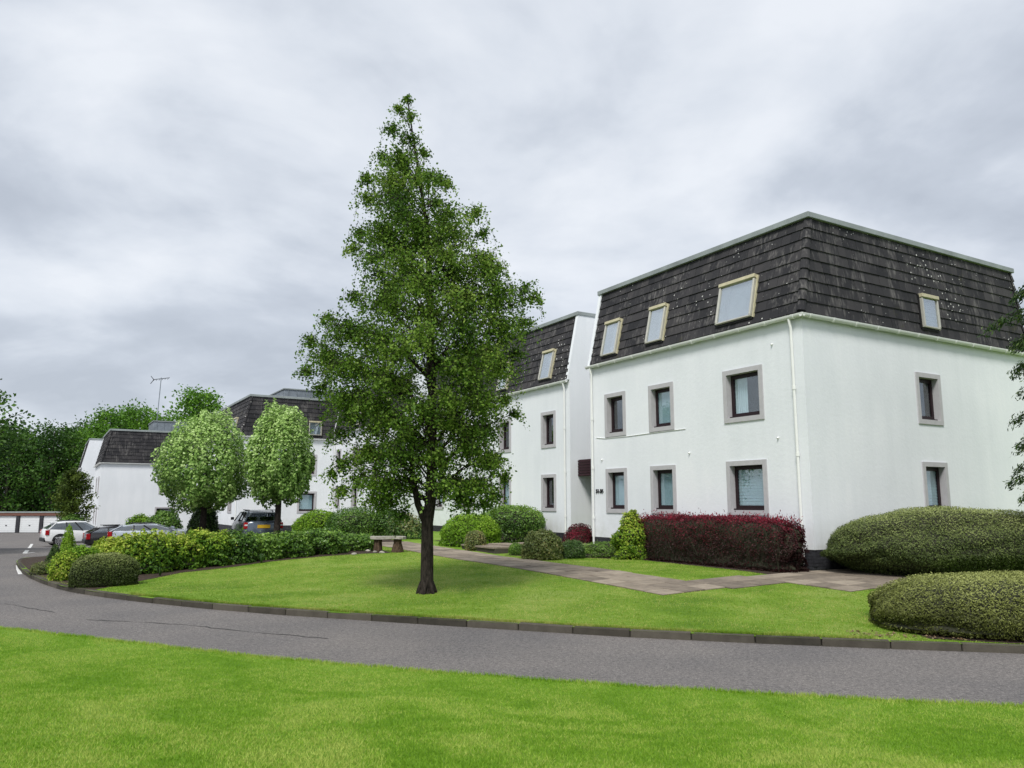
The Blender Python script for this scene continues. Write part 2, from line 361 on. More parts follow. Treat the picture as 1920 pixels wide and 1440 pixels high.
L_MIX = leaf_mat('leaf_mixed', [(0.045, 0.075, 0.021), (0.105, 0.15, 0.0375), (0.225, 0.255, 0.075), (0.45, 0.3, 0.15)], .25, .45, .35)
L_CON = leaf_mat('leaf_conifer', [(0.0112, 0.0325, 0.0112), (0.0279, 0.0651, 0.0167), (0.0605, 0.1116, 0.0232), (0.1209, 0.1767, 0.0372)], .2)
PAINTW = plain('white_line_paint', (.62, .62, .60), .7, noise=.25, scale=5)

# ---------------------------------------------------------------- ground surfaces
def sheet(name, poly, zf, mat, off=0.0, step=.6, box=None, kind='structure', fine=None, parent=None):
    poly = [tuple(p) for p in poly]
    P = np.array(poly); n = len(P)
    # boundary resample
    B = []
    for i in range(n):
        a, b = P[i], P[(i+1) % n]; k = max(1, int(np.hypot(*(b-a))/(step*1.2)))
        for j in range(k): B.append(a+(b-a)*j/k)
    B = np.array(B); m = len(B)
    x0, y0 = P.min(0); x1, y1 = P.max(0)
    gx, gy = np.meshgrid(np.arange(x0+step/2, x1, step), np.arange(y0+step/2, y1, step))
    Q = np.stack([gx.ravel(), gy.ravel()], 1)
    ins = np.zeros(len(Q), bool); j = m-1
    for i in range(m):
        c = ((B[i, 1] > Q[:, 1]) != (B[j, 1] > Q[:, 1])) & (Q[:, 0] < (B[j, 0]-B[i, 0])*(Q[:, 1]-B[i, 1])/(B[j, 1]-B[i, 1]+1e-12)+B[i, 0])
        ins ^= c; j = i
    Q = Q[ins]; Q = Q[d_poly(Q, np.vstack([B, B[:1]])) > step*.35] if len(Q) else Q
    A = np.vstack([B, Q]) if len(Q) else B
    r = delaunay_2d_cdt([Vector(p) for p in A], [(i, (i+1) % m) for i in range(m)], [], 1, 1e-5)
    V = np.array([(p.x, p.y) for p in r[0]]); Z = zf(V[:, 0], V[:, 1])+off
    me = bpy.data.meshes.new(name); me.from_pydata([(p[0], p[1], z) for p, z in zip(V, Z)], [], [tuple(f) for f in r[2]])
    bm = bmesh.new(); bm.from_mesh(me)
    for f in bm.faces:
        if f.normal.z < 0: f.normal_flip()
    bm.to_mesh(me); bm.free()
    me.polygons.foreach_set('use_smooth', [True]*len(me.polygons))
    return link(name, me, mat, parent, kind=kind)

rz = lambda X, Y: np.asarray(road_z(X, Y))
far = [(-900, -60), (900, -60), (900, 1400), (-900, 1400)]
GROUNDM = lawn_mat('rough_ground', (.03, .07, .012), (.05, .10, .016), (.08, .12, .03))
sheet('ground', far, lambda X, Y: rz(X, Y)-.9, GROUNDM, step=40)
sheet('road', [(60, 4), (60, 12), (17, 12), (2, 16), (2, 30), (-4, 34), (-6, 48), (-12, 56), (-20, 62), (-34, 76), (-46, 93.5), (-90, 93.5), (-70, 40), (-40, 20), (-24, 15), (-14, 12), (-5, 8), (6, 5.5), (20, 4)], rz, ASPHALT, step=1.2)
sheet('lawn_near', [tuple(p) for p in NEAR]+[(-26, 14), (-26, -6), (40, -6)], near_z, LAWN_N, step=.5)
ISLAND = [tuple(p) for p in KERB]+[(-13.5, 32.2), (-9.5, 34.0), (-7.8, 36), (-9.2, 44), (-11.5, 52), (-13, 57), (5, 78), (45, 60), (45, 7)]
ISL = sheet('garden_lawn', ISLAND, garden_z, LAWN_I, step=.55)
sheet('wood_floor', [(-36, 78), (-50, 99), (-110, 99), (-110, 190), (40, 190), (5, 84), (-18, 68)], rz, GROUNDM, off=.03, step=6)

def local_poly(pts): return [tuple(loc(x, y).xy) for x, y in pts]
# planting beds (soil) lie just above the lawn
sheet('planting_bed', local_poly([(-1.75, -.35), (-1.6, 1.0), (-1.35, 5.2), (-2.0, 6.4), (-3.1, 7.6), (-3.9, 8.9), (-.05, 9.35), (-.05, -.3)]), garden_z, SOIL, .006, .4)
BEDK = [tuple(np.array(k)+.14*(np.array((-10.5, 26))-np.array(k))/np.hypot(*(np.array((-10.5, 26))-np.array(k)))) for k in KERB[14:]]
HB = [hit(x, y) for x, y in [(735, 1037), (690, 1038), (600, 1044), (500, 1054), (440, 1063), (340, 1074), (250, 1092), (172, 1107)]]
sheet('planting_bed', [(p.x, p.y) for p in HB]+BEDK+[(-12, 31.8), (-7.5, 31.2), (-5.0, 28.6)], garden_z, SOIL, .006, .4)
sheet('planting_bed', [(6.0, 11.62), (6.97, 11.25), (11, 10.45), (16, 9.6), (16, 14.2), (7.5, 14.2), (6.0, 13.0)], garden_z, SOIL, .006, .4)
sheet('planting_bed', local_poly([(-2.9, 12.4), (-2.9, 16.5), (1.0, 16.5), (1.0, 12.4)]), garden_z, SOIL, .006, .4)
sheet('planting_bed', [(-17.6, 37), (-10.2, 37), (-10.2, 41.5), (-17.6, 41.5)], rz, SOIL, .02, .8)

# kerb stones
def resample(K, d):
    out = [np.array(K[0], float)]; need = d
    for i in range(len(K)-1):
        a = np.array(K[i], float); b = np.array(K[i+1], float)
        while np.hypot(*(b-a)) >= need:
            a = a+(b-a)/np.hypot(*(b-a))*need; out.append(a.copy()); need = d
        need -= np.hypot(*(b-a))
    return out
kr = empty('kerb', (0, 0, 0), kind='structure')
KS = resample([k for k in KERB if k[0] < 20], .915)
km = MB().box(-.452, .452, 0, .125, -.2, .108).mesh('kerb_stone', KERBM, .012)
for a, b in zip(KS[:-1], KS[1:]):
    m = (a+b)/2; d = b-a
    o = link('kerb_stone', km, None, kr)
    o.rotation_euler = (random.gauss(0, .006), random.gauss(0, .006), math.atan2(-d[1], -d[0]))
    o.location = (m[0], m[1], float(road_z(*m))+random.gauss(0, .004))

# paving slabs of the paths, in the building frame
pv = empty('path', (0, 0, 0), kind='structure')
def slabs(x0, x1, y0, y1, nx, ny, dz=.0):
    wx, wy = (x1-x0)/nx, (y1-y0)/ny
    for i in range(nx):
        for j in range(ny):
            cx, cy = x0+(i+.5)*wx, y0+(j+.5)*wy
            p = loc(cx, cy); z = float(garden_z(p.x, p.y)[0])
            e = .05; gx = float(garden_z(*loc(cx+e, cy).xy)[0])-z; gy = float(garden_z(*loc(cx, cy+e).xy)[0])-z
            key = (round(wx, 3), round(wy, 3))
            if key not in SLABM:
                g = .012; SLABM[key] = MB().box(-wx/2+g, wx/2-g, -wy/2+g, wy/2-g, -.05, .0).mesh('paving_slab', SLAB, .006)
            o = link('paving_slab', SLABM[key], None, pv)
            o.location = (p.x, p.y, z+.022+dz+random.gauss(0, .003))
            o.rotation_euler = (math.atan2(gy, e)+random.gauss(0, .004), -math.atan2(gx, e)+random.gauss(0, .004), TH)
SLABM = {}
slabs(-6.0, -4.25, -1.1, 16.0, 3, 28)
slabs(-4.25, -2.6, -1.3, .1, 2, 2)
slabs(-2.6, 3.4, -2.9, -.1, 9, 5)
sheet('path_bedding', local_poly([(-6.0, -1.1), (-4.25, -1.1), (-4.25, -1.3), (-2.6, -1.3), (-2.6, -2.9), (3.4, -2.9), (3.4, -.1), (-2.6, -.1), (-2.6, .1), (-4.25, .1), (-4.25, 24), (-6.0, 24)]), garden_z, SOIL, .004, .5)
# entrance steps between the two nearest blocks
st = empty('entrance_steps', loc(-4.1, 9.7, .02), TH, label='low grey stone steps up to the entrance beside the clipped bushes', cat='steps')
sp = MB().box(-2.2, 2.2, -.2, 2.2, 0, .16); sp.build('riser', KERBM, st).location = (2.4, 0, 0)
for i in range(4):
    for j in range(3):
        MB().box(.006, .80, .006, .79, 0, .06).build('paving_slab', SLAB, st, .008).location = (.14+i*1.1 if i else .14, -.2+j*.8, .16)

# painted bay lines in the car park
def road_line(name, pts, w, label):
    mb = MB(); P = [Vector((x, y, 0)) for x, y in pts]; L = []; Rr = []
    for i, p in enumerate(P):
        d = (P[min(i+1, len(P)-1)]-P[max(i-1, 0)]).normalized(); n = Vector((-d.y, d.x, 0))*w/2
        for lst, q in ((L, p+n), (Rr, p-n)): lst.append((q.x, q.y, float(road_z(q.x, q.y))+.006))
    for i in range(len(P)-1): mb.quad(L[i], Rr[i], Rr[i+1], L[i+1])
    return mb.build(name, PAINTW, None, kind='structure')
def rhit(x, y): p = hit(x, y, lambda X, Y: float(road_z(X, Y))); return p.x, p.y
road_line('road_marking', [rhit(*p) for p in [(60, 1020), (56, 1026), (51, 1032), (46, 1038)]], .16, '')
road_line('road_marking', [rhit(*p) for p in [(46, 1038), (54, 1037), (64, 1036)]], .14, '')
road_line('road_marking', [rhit(*p) for p in [(33, 1060), (34, 1068), (38, 1077)]], .10, '')

TAR = plain('tar_seam', (.03, .029, .029), .8, noise=.3)
def crack(pts, w):
    P = [Vector((*rhit(*p), 0)) for p in pts]; mb = MB(); L = []; Rr = []; Q = []
    for a, b in zip(P[:-1], P[1:]):
        k = max(2, int((b-a).length/.18))
        for j in range(k): Q.append(a.lerp(b, j/k)+Vector((random.gauss(0, .02), random.gauss(0, .02), 0)))
    for i, p in enumerate(Q):
        d = (Q[min(i+1, len(Q)-1)]-Q[max(i-1, 0)]).normalized(); n = Vector((-d.y, d.x, 0))*w*random.uniform(.2, 1.0)/2
        for lst, q in ((L, p+n), (Rr, p-n)): lst.append((q.x, q.y, float(road_z(q.x, q.y))+.004))
    for i in range(len(Q)-1): mb.quad(L[i], Rr[i], Rr[i+1], L[i+1])
    mb.build('road_crack', TAR, None, kind='structure')
crack([(7, 1132), (64, 1142), (110, 1150)], .03); crack([(157, 1162), (250, 1166), (337, 1171), (450, 1183), (574, 1194), (640, 1200)], .035)
# ---------------------------------------------------------------- buildings
PL, EAVE, TOP = .51, 6.63, 9.44
def panel(mb, axis, const, a0, a1, z0, z1, holes, depth=.3, sign=1):
    """wall face on the plane axis=const spanning a0..a1, with rectangular holes and reveals going inwards (+)"""
    def pt(a, z, d=0): return (const+d*sign, a, z) if axis == 'x' else (a, const+d*sign, z)
    A = sorted({a0, a1, *[h[0] for h in holes], *[h[1] for h in holes]}); Z = sorted({z0, z1, *[h[2] for h in holes], *[h[3] for h in holes]})
    for i in range(len(A)-1):
        for j in range(len(Z)-1):
            ca, cz = (A[i]+A[i+1])/2, (Z[j]+Z[j+1])/2
            if any(h[0] < ca < h[1] and h[2] < cz < h[3] for h in holes): continue
            mb.quad(pt(A[i], Z[j]), pt(A[i+1], Z[j]), pt(A[i+1], Z[j+1]), pt(A[i], Z[j+1]))
    for h in holes:
        c = [(h[0], h[2]), (h[1], h[2]), (h[1], h[3]), (h[0], h[3])]
        for k in range(4):
            p, q = c[k], c[(k+1) % 4]
            mb.quad(pt(*p), pt(*q), pt(*q, depth), pt(*p, depth))

def win_box(axis, mb, a0, a1, d0, d1, z0, z1):
    if axis == 'x': mb.box(d0, d1, a0, a1, z0, z1)
    else: mb.box(a0, a1, d0, d1, z0, z1)
    return mb
def window(par, axis, a0, a1, z0, z1, fill, detail=True):
    """a0..z1 outer edges of the grey surround; wall plane at 0, inwards is +"""
    s = .135; g = MB()
    for r in ((a0, a1, z1-s, z1), (a0, a1, z0, z0+s), (a0, a0+s, z0+s, z1-s), (a1-s, a1, z0+s, z1-s)):
        win_box(axis, g, r[0], r[1], -.035, .235, r[2], r[3])
    fr = MB(); b0, b1, c0, c1 = a0+s, a1-s, z0+s, z1-s; t = .09
    for r in ((b0, b1, c1-.11, c1), (b0, b1, c0, c0+.13), (b0, b0+t, c0+.13, c1-.11), (b1-t, b1, c0+.13, c1-.11)):
        win_box(axis, fr, r[0], r[1], .165, .233, r[2], r[3])
    w = fr.build('window', BROWN, par)
    g.build('surround', SURR, w)
    win_box(axis, MB(), b0-.002, b1+.002, .07, .19, c0+.003, c0+.045).build('sill', BROWN, w)
    win_box(axis, MB(), b0+t-.01, b1-t+.01, .2, .205, c0+.12, c1-.10).build('pane', GLASS, w)
    i0, i1, k0, k1 = b0+.03, b1-.03, c0+.06, c1-.04
    if fill == 'blind':
        m = MB(); n = int((k1-k0)/.045)
        for k in range(n): 
            z = k0+.045*k; win_box(axis, m, i0, i1, .215+.008*(k % 2), .22+.008*(k % 2), z, z+.043)
        m.build('blind', BLIND, w, kind='stuff')
    elif fill == 'panel':
        win_box(axis, MB(), i0+.05, i1-.05, .213, .218, k0+.05, k1-.05).build('blind', BLIND, w)
    elif fill in ('curtain', 'left', 'right'):
        m = MB(); span = (i0, i1) if fill == 'curtain' else ((i1-(i1-i0)*.45, i1) if fill == 'left' else (i0, i0+(i1-i0)*.4)); n = 22
        for k in range(n):
            f0, f1 = span[0]+(span[1]-span[0])*k/n, span[0]+(span[1]-span[0])*(k+1)/n
            d0, d1 = .25+.012*math.sin(k*1.9), .25+.012*math.sin((k+1)*1.9)
            if axis == 'x': m.quad((d0, f0, k0), (d1, f1, k0), (d1, f1, k1), (d0, f0, k1))
            else: m.quad((f0, d0, k0), (f1, d1, k0), (f1, d1, k1), (f0, d0, k1))
        m.build('curtain', CURT, w)
    # the room behind, a shallow dark box so that no light leaks through the shell
    rm = MB(); e = .9
    for (p, q) in (((a0, z0), (a1, z0)), ((a1, z0), (a1, z1)), ((a1, z1), (a0, z1)), ((a0, z1), (a0, z0))):
        P = [(p[0], p[1], .301), (q[0], q[1], .301), (q[0], q[1], e), (p[0], p[1], e)]
        rm.quad(*[(d, a, z) if axis == 'x' else (a, d, z) for a, z, d in P])
    P = [(a0, z0, e), (a1, z0, e), (a1, z1, e), (a0, z1, e)]; rm.quad(*[(d, a, z) if axis == 'x' else (a, d, z) for a, z, d in P])
    rm.build('room', DARKROOM, w)
    return w

IN_F, IN_S, IN_B = .55, .03, .38
OUT = .07
TILE_ME = {}
def tile_shape(w, L=.37):
    return ([(-w/2+.003, 0, .0), (w/2-.003, 0, .0), (w/2-.003, 0, .04), (-w/2+.003, 0, .04),
             (-w/2+.003, L, -.022), (w/2-.003, L, -.022), (w/2-.003, L, .004), (-w/2+.003, L, .004)],
            [(0, 1, 2, 3), (3, 2, 6, 7), (0, 3, 7, 4), (1, 5, 6, 2), (4, 7, 6, 5), (0, 4, 5, 1)])
def mansard_face(axis, L, i0, i1, inset, skip, n_course=9, tw=.33):
    """returns list of (matrix, width) of every tile of one sloping face"""
    z0, z1 = EAVE+.03, TOP-.06
    if axis == 'x': base = lambda a, t: Vector((-OUT+(inset+OUT)*t, a, z0+(z1-z0)*t)); along = Vector((0, 1, 0))
    else: base = lambda a, t: Vector((a, -OUT+(inset+OUT)*t, z0+(z1-z0)*t)); along = Vector((1, 0, 0))
    up = (base(0, 1)-base(0, 0)).normalized(); nrm = along.cross(up)
    if (axis == 'x' and nrm.x > 0) or (axis == 'y' and nrm.y > 0): along = -along; nrm = -nrm
    out = []
    for c in range(n_course):
        t = c/n_course; s0, s1 = i0*t+.05*(i0 > 0), L-i1*t-.05*(i1 > 0)
        edges = [s0]; x = s0+(tw if c % 2 == 0 else tw/2)
        while x < s1-.08: edges.append(x); x += tw
        edges.append(s1)
        for e0, e1 in zip(edges[:-1], edges[1:]):
            zc = z0+(z1-z0)*(t+.5/n_course)
            if any(r[0]+.06 < e0 and e1 < r[1]-.06 and r[2]+.1 < zc < r[3]-.1 for r in skip): continue
            p = base((e0+e1)/2, t)+nrm*random.gauss(.0, .003)
            M = Matrix((along, up, nrm)).transposed().to_4x4(); M.translation = p
            out.append((M @ Matrix.Rotation(random.gauss(0, .006), 4, 'Z'), e1-e0))
    return out
def roof_window(par, axis, a0, a1, z0, z1, inset, frame=ALU, fill='curtain'):
    zb, zt = EAVE+.03, TOP-.06
    f = lambda z: -OUT+(inset+OUT)*(z-zb)/(zt-zb)
    up = Vector((inset+OUT, 0, zt-zb)).normalized() if axis == 'x' else Vector((0, inset+OUT, zt-zb)).normalized()
    al = Vector((0, 1, 0)) if axis == 'x' else Vector((1, 0, 0)); nr = al.cross(up)
    if (axis == 'x' and nr.x > 0) or (axis == 'y' and nr.y > 0): al = -al; nr = -nr
    ac = (a0+a1)/2; w = (a1-a0)/2; h = (z1-z0)/up.z
    org = Vector((f(z0), ac, z0)) if axis == 'x' else Vector((ac, f(z0), z0))
    M = Matrix((al, up, nr)).transposed().to_4x4(); M.translation = org
    fr = MB(); t = .06
    for r in ((-w, -w+t, t*.7, h-.13), (w-t, w, t*.7, h-.13)): fr.box(r[0], r[1], r[2], r[3], -.05, .15)
    fr.box(-w, w, 0, t*.7, -.05, .14)
    o = fr.build('roof_window', frame, par, .006); o.matrix_local = M
    MB().box(-w-.015, w+.015, h-.11, h, -.05, .18).build('top_cover', OCHRE, o, .008)
    MB().box(-w-.02, w+.02, -.07, -.002, -.04, .07).build('bottom_flashing', DARKM, o, .004)
    for sx in (-1, 1): MB().box(sx*(w+.035)-.02, sx*(w+.035)+.02, -.02, h-.02, -.04, .075).build('side_flashing', DARKM if sx < 0 else OCHRE, o)
    MB().box(-w+t-.005, w-t+.005, t-.005, h-.125, .105, .11).build('pane', SKYGLASS, o)
    m = MB()
    if fill == 'blind':
        n = int(h/.06)
        for k in range(n-2): m.box(-w+t, w-t, t+k*.06, t+k*.06+.055, .06+.006*(k % 2), .065+.006*(k % 2))
        m.build('blind', BLIND, o, kind='stuff')
    else:
        m.box(-w+t, w-t, t, h-.13, .05, .055).build('lining', CURT, o)
        c = MB()
        for k in range(10):
            x = -w+t+.02+k*.035; c.box(x, x+.03, t, h-.13, .065+.012*(k % 2), .075+.012*(k % 2))
        c.build('curtain', CURT, o)
    return o
def gutter_run(mb, axis, a0, a1, z, off=-.13):
    r = .068; prof = [(math.cos(a)*r, math.sin(a)*r*1.45) for a in np.linspace(math.pi, 2*math.pi, 9)]
    prof += [(r-.012, .0), (0, -.02), (-r+.012, 0)]
    ring = lambda a, k=1.0: [((off+p[0]*k, a, z+p[1]*k) if axis == 'x' else (a, off+p[0]*k, z+p[1]*k)) for p in prof]
    mb.loft([ring(a0), ring(a1)])
    x = a0+.35
    while x < a1-.1:
        mb.loft([ring(x-.035, 1.18), ring(x+.035, 1.18)]); x += .95
def downpipe(par, axis, a, z0, z1):
    P = lambda d, z: (d, a, z) if axis == 'x' else (a, d, z)
    m = MB().tube([P(-.13, z1-.05), P(-.13, z1-.14), P(-.075, z1-.34), P(-.075, z1-.6), P(-.075, z0)], .038, 10)
    for z in np.arange(z0+1.2, z1-.5, 1.75): m.tube([P(-.075, z-.05), P(-.075, z+.05)], .052, 10)
    smooth(m.build('downpipe', PVC, par))

def block(name, label, x0, y0, dz, W_, L_, front, side, rwf, rws, end='mansard', own=0, plant=None, pipes=(), depth=.9, tw=.31):
    root = empty(name, loc(x0, y0, dz), TH, label=label, cat='building')
    wl = MB()
    fh = [(w[0]+.02, w[1]-.02, w[2]+.02, w[3]-.02) for w in front]; sh = [(w[0]+.02, w[1]-.02, w[2]+.02, w[3]-.02) for w in side]
    panel(wl, 'x', 0, 0, L_, PL, EAVE, fh); panel(wl, 'y', 0, 0, W_, PL, EAVE, sh)
    wl.quad((W_, 0, PL), (W_, L_, PL), (W_, L_, EAVE), (W_, 0, EAVE)); wl.quad((0, L_, PL), (W_, L_, PL), (W_, L_, EAVE), (0, L_, EAVE))
    def gable(y, s):
        th = .16
        pr = [(-OUT-.03, EAVE-.0), (IN_F-.06, TOP), (W_-IN_B, TOP), (W_, EAVE)]
        a = [(p[0], y, p[1]) for p in pr]; b = [(p[0], y+s*th, p[1]) for p in pr]
        wl.add(a+b, [(0, 1, 2, 3), (7, 6, 5, 4), (0, 4, 5, 1), (1, 5, 6, 2), (2, 6, 7, 3), (3, 7, 4, 0)])
    gable(L_-.002, -1)
    if end == 'gable': gable(.002, 1)
    wall = wl.build('wall', WHITE, root)
    # plinth of black brick courses
    p = MB(); n = 6 if own else 3; hgt = (PL+depth)/ (n+6)
    p.box(.02, W_, .02, L_, -depth, PL-.003)
    z = PL-.08; 
    while z > -depth and own:
        s = (int(z*100) % 2)*.11
        for axis, LL in (('x', L_), ('y', W_)):
            a = -.0+s
            while a < LL-.02:
                e = min(a+.215, LL)
                if axis == 'x': p.box(.004+random.random()*.006, .05, a, e-.01, z, z+.072)
                else: p.box(a, e-.01, .004+random.random()*.006, .05, z, z+.072)
                a = e
        z -= .082
        if z < -.15: break
    p.build('plinth', BRICK, root, kind='stuff' if own else None)
    # roof deck, flat top, tiles
    zt, zb = TOP-.05, EAVE+.0
    i0 = IN_S if end == 'mansard' else .14
    b = [(0, 0 if end == 'mansard' else .14, zb), (W_, 0 if end == 'mansard' else .14, zb), (W_, L_-.14, zb), (0, L_-.14, zb)]
    t = [(IN_F, i0, zt), (W_-IN_B, i0, zt), (W_-IN_B, L_-.14, zt), (IN_F, L_-.14, zt)]
    roof = MB().add(b+t, [(4, 5, 6, 7), (0, 1, 5, 4), (1, 2, 6, 5), (2, 3, 7, 6), (3, 0, 4, 7), (3, 2, 1, 0)]).build('roof', BRICK, root)
    sk = lambda L: [(r[0], r[1], r[2], r[3]) for r in L]
    tl = mansard_face('x', L_-.15, i0 if end == 'mansard' else .14, 0, IN_F, sk(rwf), tw=tw)
    if end == 'mansard': tl += mansard_face('y', W_, IN_F, IN_B, IN_S, sk(rws), tw=tw)
    A = np.array([(root.matrix_basis @ M).translation.xy for M, w in tl]); order = np.argsort(np.hypot(*A.T))
    J = MB()
    for k, idx in enumerate(order):
        M, w = tl[idx]
        if k < own:
            key = round(w, 2)
            if key not in TILE_ME: m_ = MB().add(*tile_shape(key)); TILE_ME[key] = m_.mesh('tile', TILE)
            o = link('tile', TILE_ME[key], None, roof); o.matrix_local = M
        else:
            v, f = tile_shape(w); J.add([M @ Vector(q) for q in v], f)
    if J.v: J.build('tile_field', TILE if own else TILE_FAR, roof, kind='stuff')
    # hip tiles
    if end == 'mansard':
        def hip(xb, xt, sx):
            q0, q1 = Vector((xb, -OUT, EAVE+.06)), Vector((xt, IN_S, TOP-.08)); n = 9
            out = Vector((sx, -1, 0)).normalized(); d = (q1-q0).normalized(); sd = d.cross(out).normalized(); nn = sd.cross(d)
            if nn.dot(out) < 0: nn = -nn
            mm = MB()
            for k in range(n):
                a, e = q0+(q1-q0)*(k/n), q0+(q1-q0)*((k+1.12)/n)
                rings = []
                for p_, r_, lift in ((a, .125, .035), (e, .105, .0)):
                    rings.append([p_+sd*math.cos(x)*r_+nn*(math.sin(x)*r_*.75+lift-.05) for x in np.linspace(0, math.pi, 7)]+[p_+sd*math.cos(x)*(r_-.02)+nn*(math.sin(x)*(r_-.02)*.75+lift-.05) for x in np.linspace(math.pi, 0, 7)])
                if own: MB().loft(rings).build('hip_tile', TILE, roof)
                else: mm.loft(rings)
            if not own: mm.build('hip_tile', TILE, roof)
        hip(-OUT, IN_F, -1); hip(W_+OUT, W_-IN_B, 1)
    # lead fascia round the top
    f = MB(); o_ = .10
    ya = i0-o_ if end == 'mansard' else -.03
    xa, xb, yb = IN_F-o_-.02, W_-IN_B+o_, L_+.03
    f.box(xa, xa+.12, ya, yb, TOP-.07, TOP+.09); f.box(xa+.12, xb, ya, ya+.12, TOP-.07, TOP+.088); f.box(xb-.12, xb, ya+.12, yb, TOP-.07, TOP+.089); f.box(xa+.12, xb-.12, yb-.12, yb, TOP-.07, TOP+.087)
    f.build('fascia', LEAD, root, .012)
    g = MB(); gutter_run(g, 'x', -.19 if end == 'mansard' else .03, L_+.03, EAVE-.02)
    if end == 'mansard': gutter_run(g, 'y', -.19, W_+.03, EAVE-.024)
    smooth(g.build('gutter', PVC, root), 50)
    for ax, a in pipes: downpipe(root, ax, a, -.02 if own else -.4, EAVE)
    for w in front: window(root, 'x', *w)
    for w in side: window(root, 'y', *w)
    for r in rwf: roof_window(root, 'x', *r[:4], IN_F, *r[4:])
    for r in rws: roof_window(root, 'y', *r[:4], IN_S, *r[4:])
    if plant:
        px0, px1, py0, py1, ph = plant
        q = MB().box(px0, px1, py0, py1, TOP-.05, TOP+ph).build('plant_room', LEAD2, root, .02)
        MB().box(px0-.06, px1+.06, py0-.06, py1+.06, TOP+ph, TOP+ph+.08).build('cap', LEAD, q)
        rib = MB()
        for y in np.arange(py0+.3, py1, .6): rib.box(px0-.025, px0-.001, y-.02, y+.02, TOP+.02, TOP+ph-.01)
        for x in np.arange(px0+.3, px1, .6): rib.box(x-.02, x+.02, py0-.025, py0-.001, TOP+.02, TOP+ph-.01)
        rib.build('standing_seam', LEAD2, q)
    return root
Z0, Z1, Z2, Z3 = 1.35, 2.86, 3.96, 5.48
b1 = block('apartment_building', 'nearest white apartment block with dark tiled mansard roof, three roof windows and corner downpipe', 0, 0, 0, 11.1, 9.42,
    [(7.38, 8.53, Z2, Z3, 'none'), (4.99, 6.17, Z2, Z3, 'panel'), (1.39, 2.86, Z2, Z3, 'left'), (7.38, 8.53, Z0, Z1, 'panel'), (4.99, 6.17, Z0, Z1, 'panel'), (1.39, 2.86, Z0, Z1, 'blind')],
    [(4.82, 6.04, Z2, Z3, 'right'), (4.82, 6.04, Z0, Z1, 'blind')],
    [(7.74, 8.56, 6.83, 8.10), (5.36, 6.14, 6.86, 8.11), (1.60, 2.96, 6.86, 8.12)], [(5.2, 6.02, 6.84, 7.86, ALU, 'blind')],
    own=290, plant=(1.6, 4.6, 5.2, 7.8, .42), pipes=(('x', .30), ('x', 9.22)))
b2 = block('apartment_building', 'white apartment block with gable edge right behind the big birch tree', 1.1, 12.3, 0, 10.3, 14.2,
    [(1.02, 2.12, Z2, Z3, 'right'), (4.65, 5.75, Z2, Z3, 'right'), (8.3, 9.7, Z2, Z3, 'left'), (11.6, 12.7, Z2, Z3, 'panel'), (1.02, 2.12, Z0, Z1, 'right'), (4.65, 5.75, Z0, Z1, 'panel'), (8.3, 9.7, Z0, Z1, 'left'), (11.6, 12.7, Z0, Z1, 'panel')], [],
    [(1.3, 2.15, 6.85, 8.12), (4.95, 5.8, 6.85, 8.12), (8.6, 9.9, 6.85, 8.12)], [], end='gable', own=240, plant=(4.6, 6.6, 4, 9, .3), pipes=(('x', .28),))
b2b = block('apartment_building', 'white apartment block behind the big tree, hidden mostly by its left foliage', .9, 28.6, 0, 10.3, 13.3,
    [(8.0, 9.2, Z0, Z1, 'right'), (11.6, 12.7, Z0, Z1, 'right'), (8.0, 9.2, Z2, Z3, 'right'), (11.6, 12.7, Z2, Z3, 'right'), (3.0, 4.4, Z0, Z1, 'left'), (3.0, 4.4, Z2, Z3, 'left')], [],
    [(8.0, 9.0, 6.85, 8.12), (3.0, 4.2, 6.85, 8.12)], [], end='gable', pipes=(('x', 12.95),), tw=.4)
b3 = block('apartment_building', 'white apartment block with hipped tiled roof end behind the two round trees', -5.6, 42.0, -.36, 10.3, 13.4,
    [(2.0, 3.4, Z2, Z3, 'none'), (2.0, 3.4, Z0, Z1, 'none')],
    [(4.1, 5.3, Z2, Z3, 'right'), (4.0, 5.35, Z0, Z1, 'panel')],
    [(2.4, 3.4, 6.85, 8.1)], [(4.6, 5.5, 6.85, 7.86, ALU, 'blind')], plant=(3.0, 8.4, .9, 6.5, .72), pipes=(('x', .3),), depth=1.5, tw=.4)
b4 = block('apartment_building', 'farthest white apartment block with hipped dark roof and aerial, left of the round trees', -12.95, 62.0, -1.5, 10.3, 9.6,
    [(1.2, 2.5, Z2, Z3, 'none'), (1.2, 2.5, Z0, Z1, 'none'), (4.6, 6.0, Z2, Z3, 'none'), (4.6, 6.0, Z0, Z1, 'none')],
    [(4.6, 5.9, Z2, Z3, 'blind'), (4.4, 6.0, Z0, Z1, 'none')],
    [], [(5.0, 5.9, 6.85, 7.86, ALU, 'blind')], plant=(4.0, 7.2, 1.6, 5.5, 1.05), depth=1.5, tw=.4)
b5 = block('apartment_building', 'white gable end of the apartment block at the far left, beside the small tree', -14.0, 74.2, -1.5, 10.3, 10,
    [(2.0, 3.4, Z2, Z3, 'none'), (2.0, 3.4, Z0, Z1, 'none')], [], [], [], end='gable', depth=1.5, tw=.45)

# house numbers on the nearest block
fc = bpy.data.curves.new('house_number', 'FONT'); fc.body = '51-56'; fc.size = .185; fc.extrude = .012; fc.offset = .006; fc.align_x = 'CENTER'; fc.align_y = 'CENTER'
tmp = bpy.data.objects.new('tmp_text', fc); COL.objects.link(tmp)
bpy.context.view_layer.update()
nme = bpy.data.meshes.new_from_object(tmp.evaluated_get(bpy.context.evaluated_depsgraph_get())); bpy.data.objects.remove(tmp)
nme.materials.clear(); nme.materials.append(DARKM)
nm_ = link('house_number', nme, None, b1); nm_.location = (-.014, 8.92, 2.09); nm_.rotation_euler = (math.pi/2, 0, -math.pi/2)
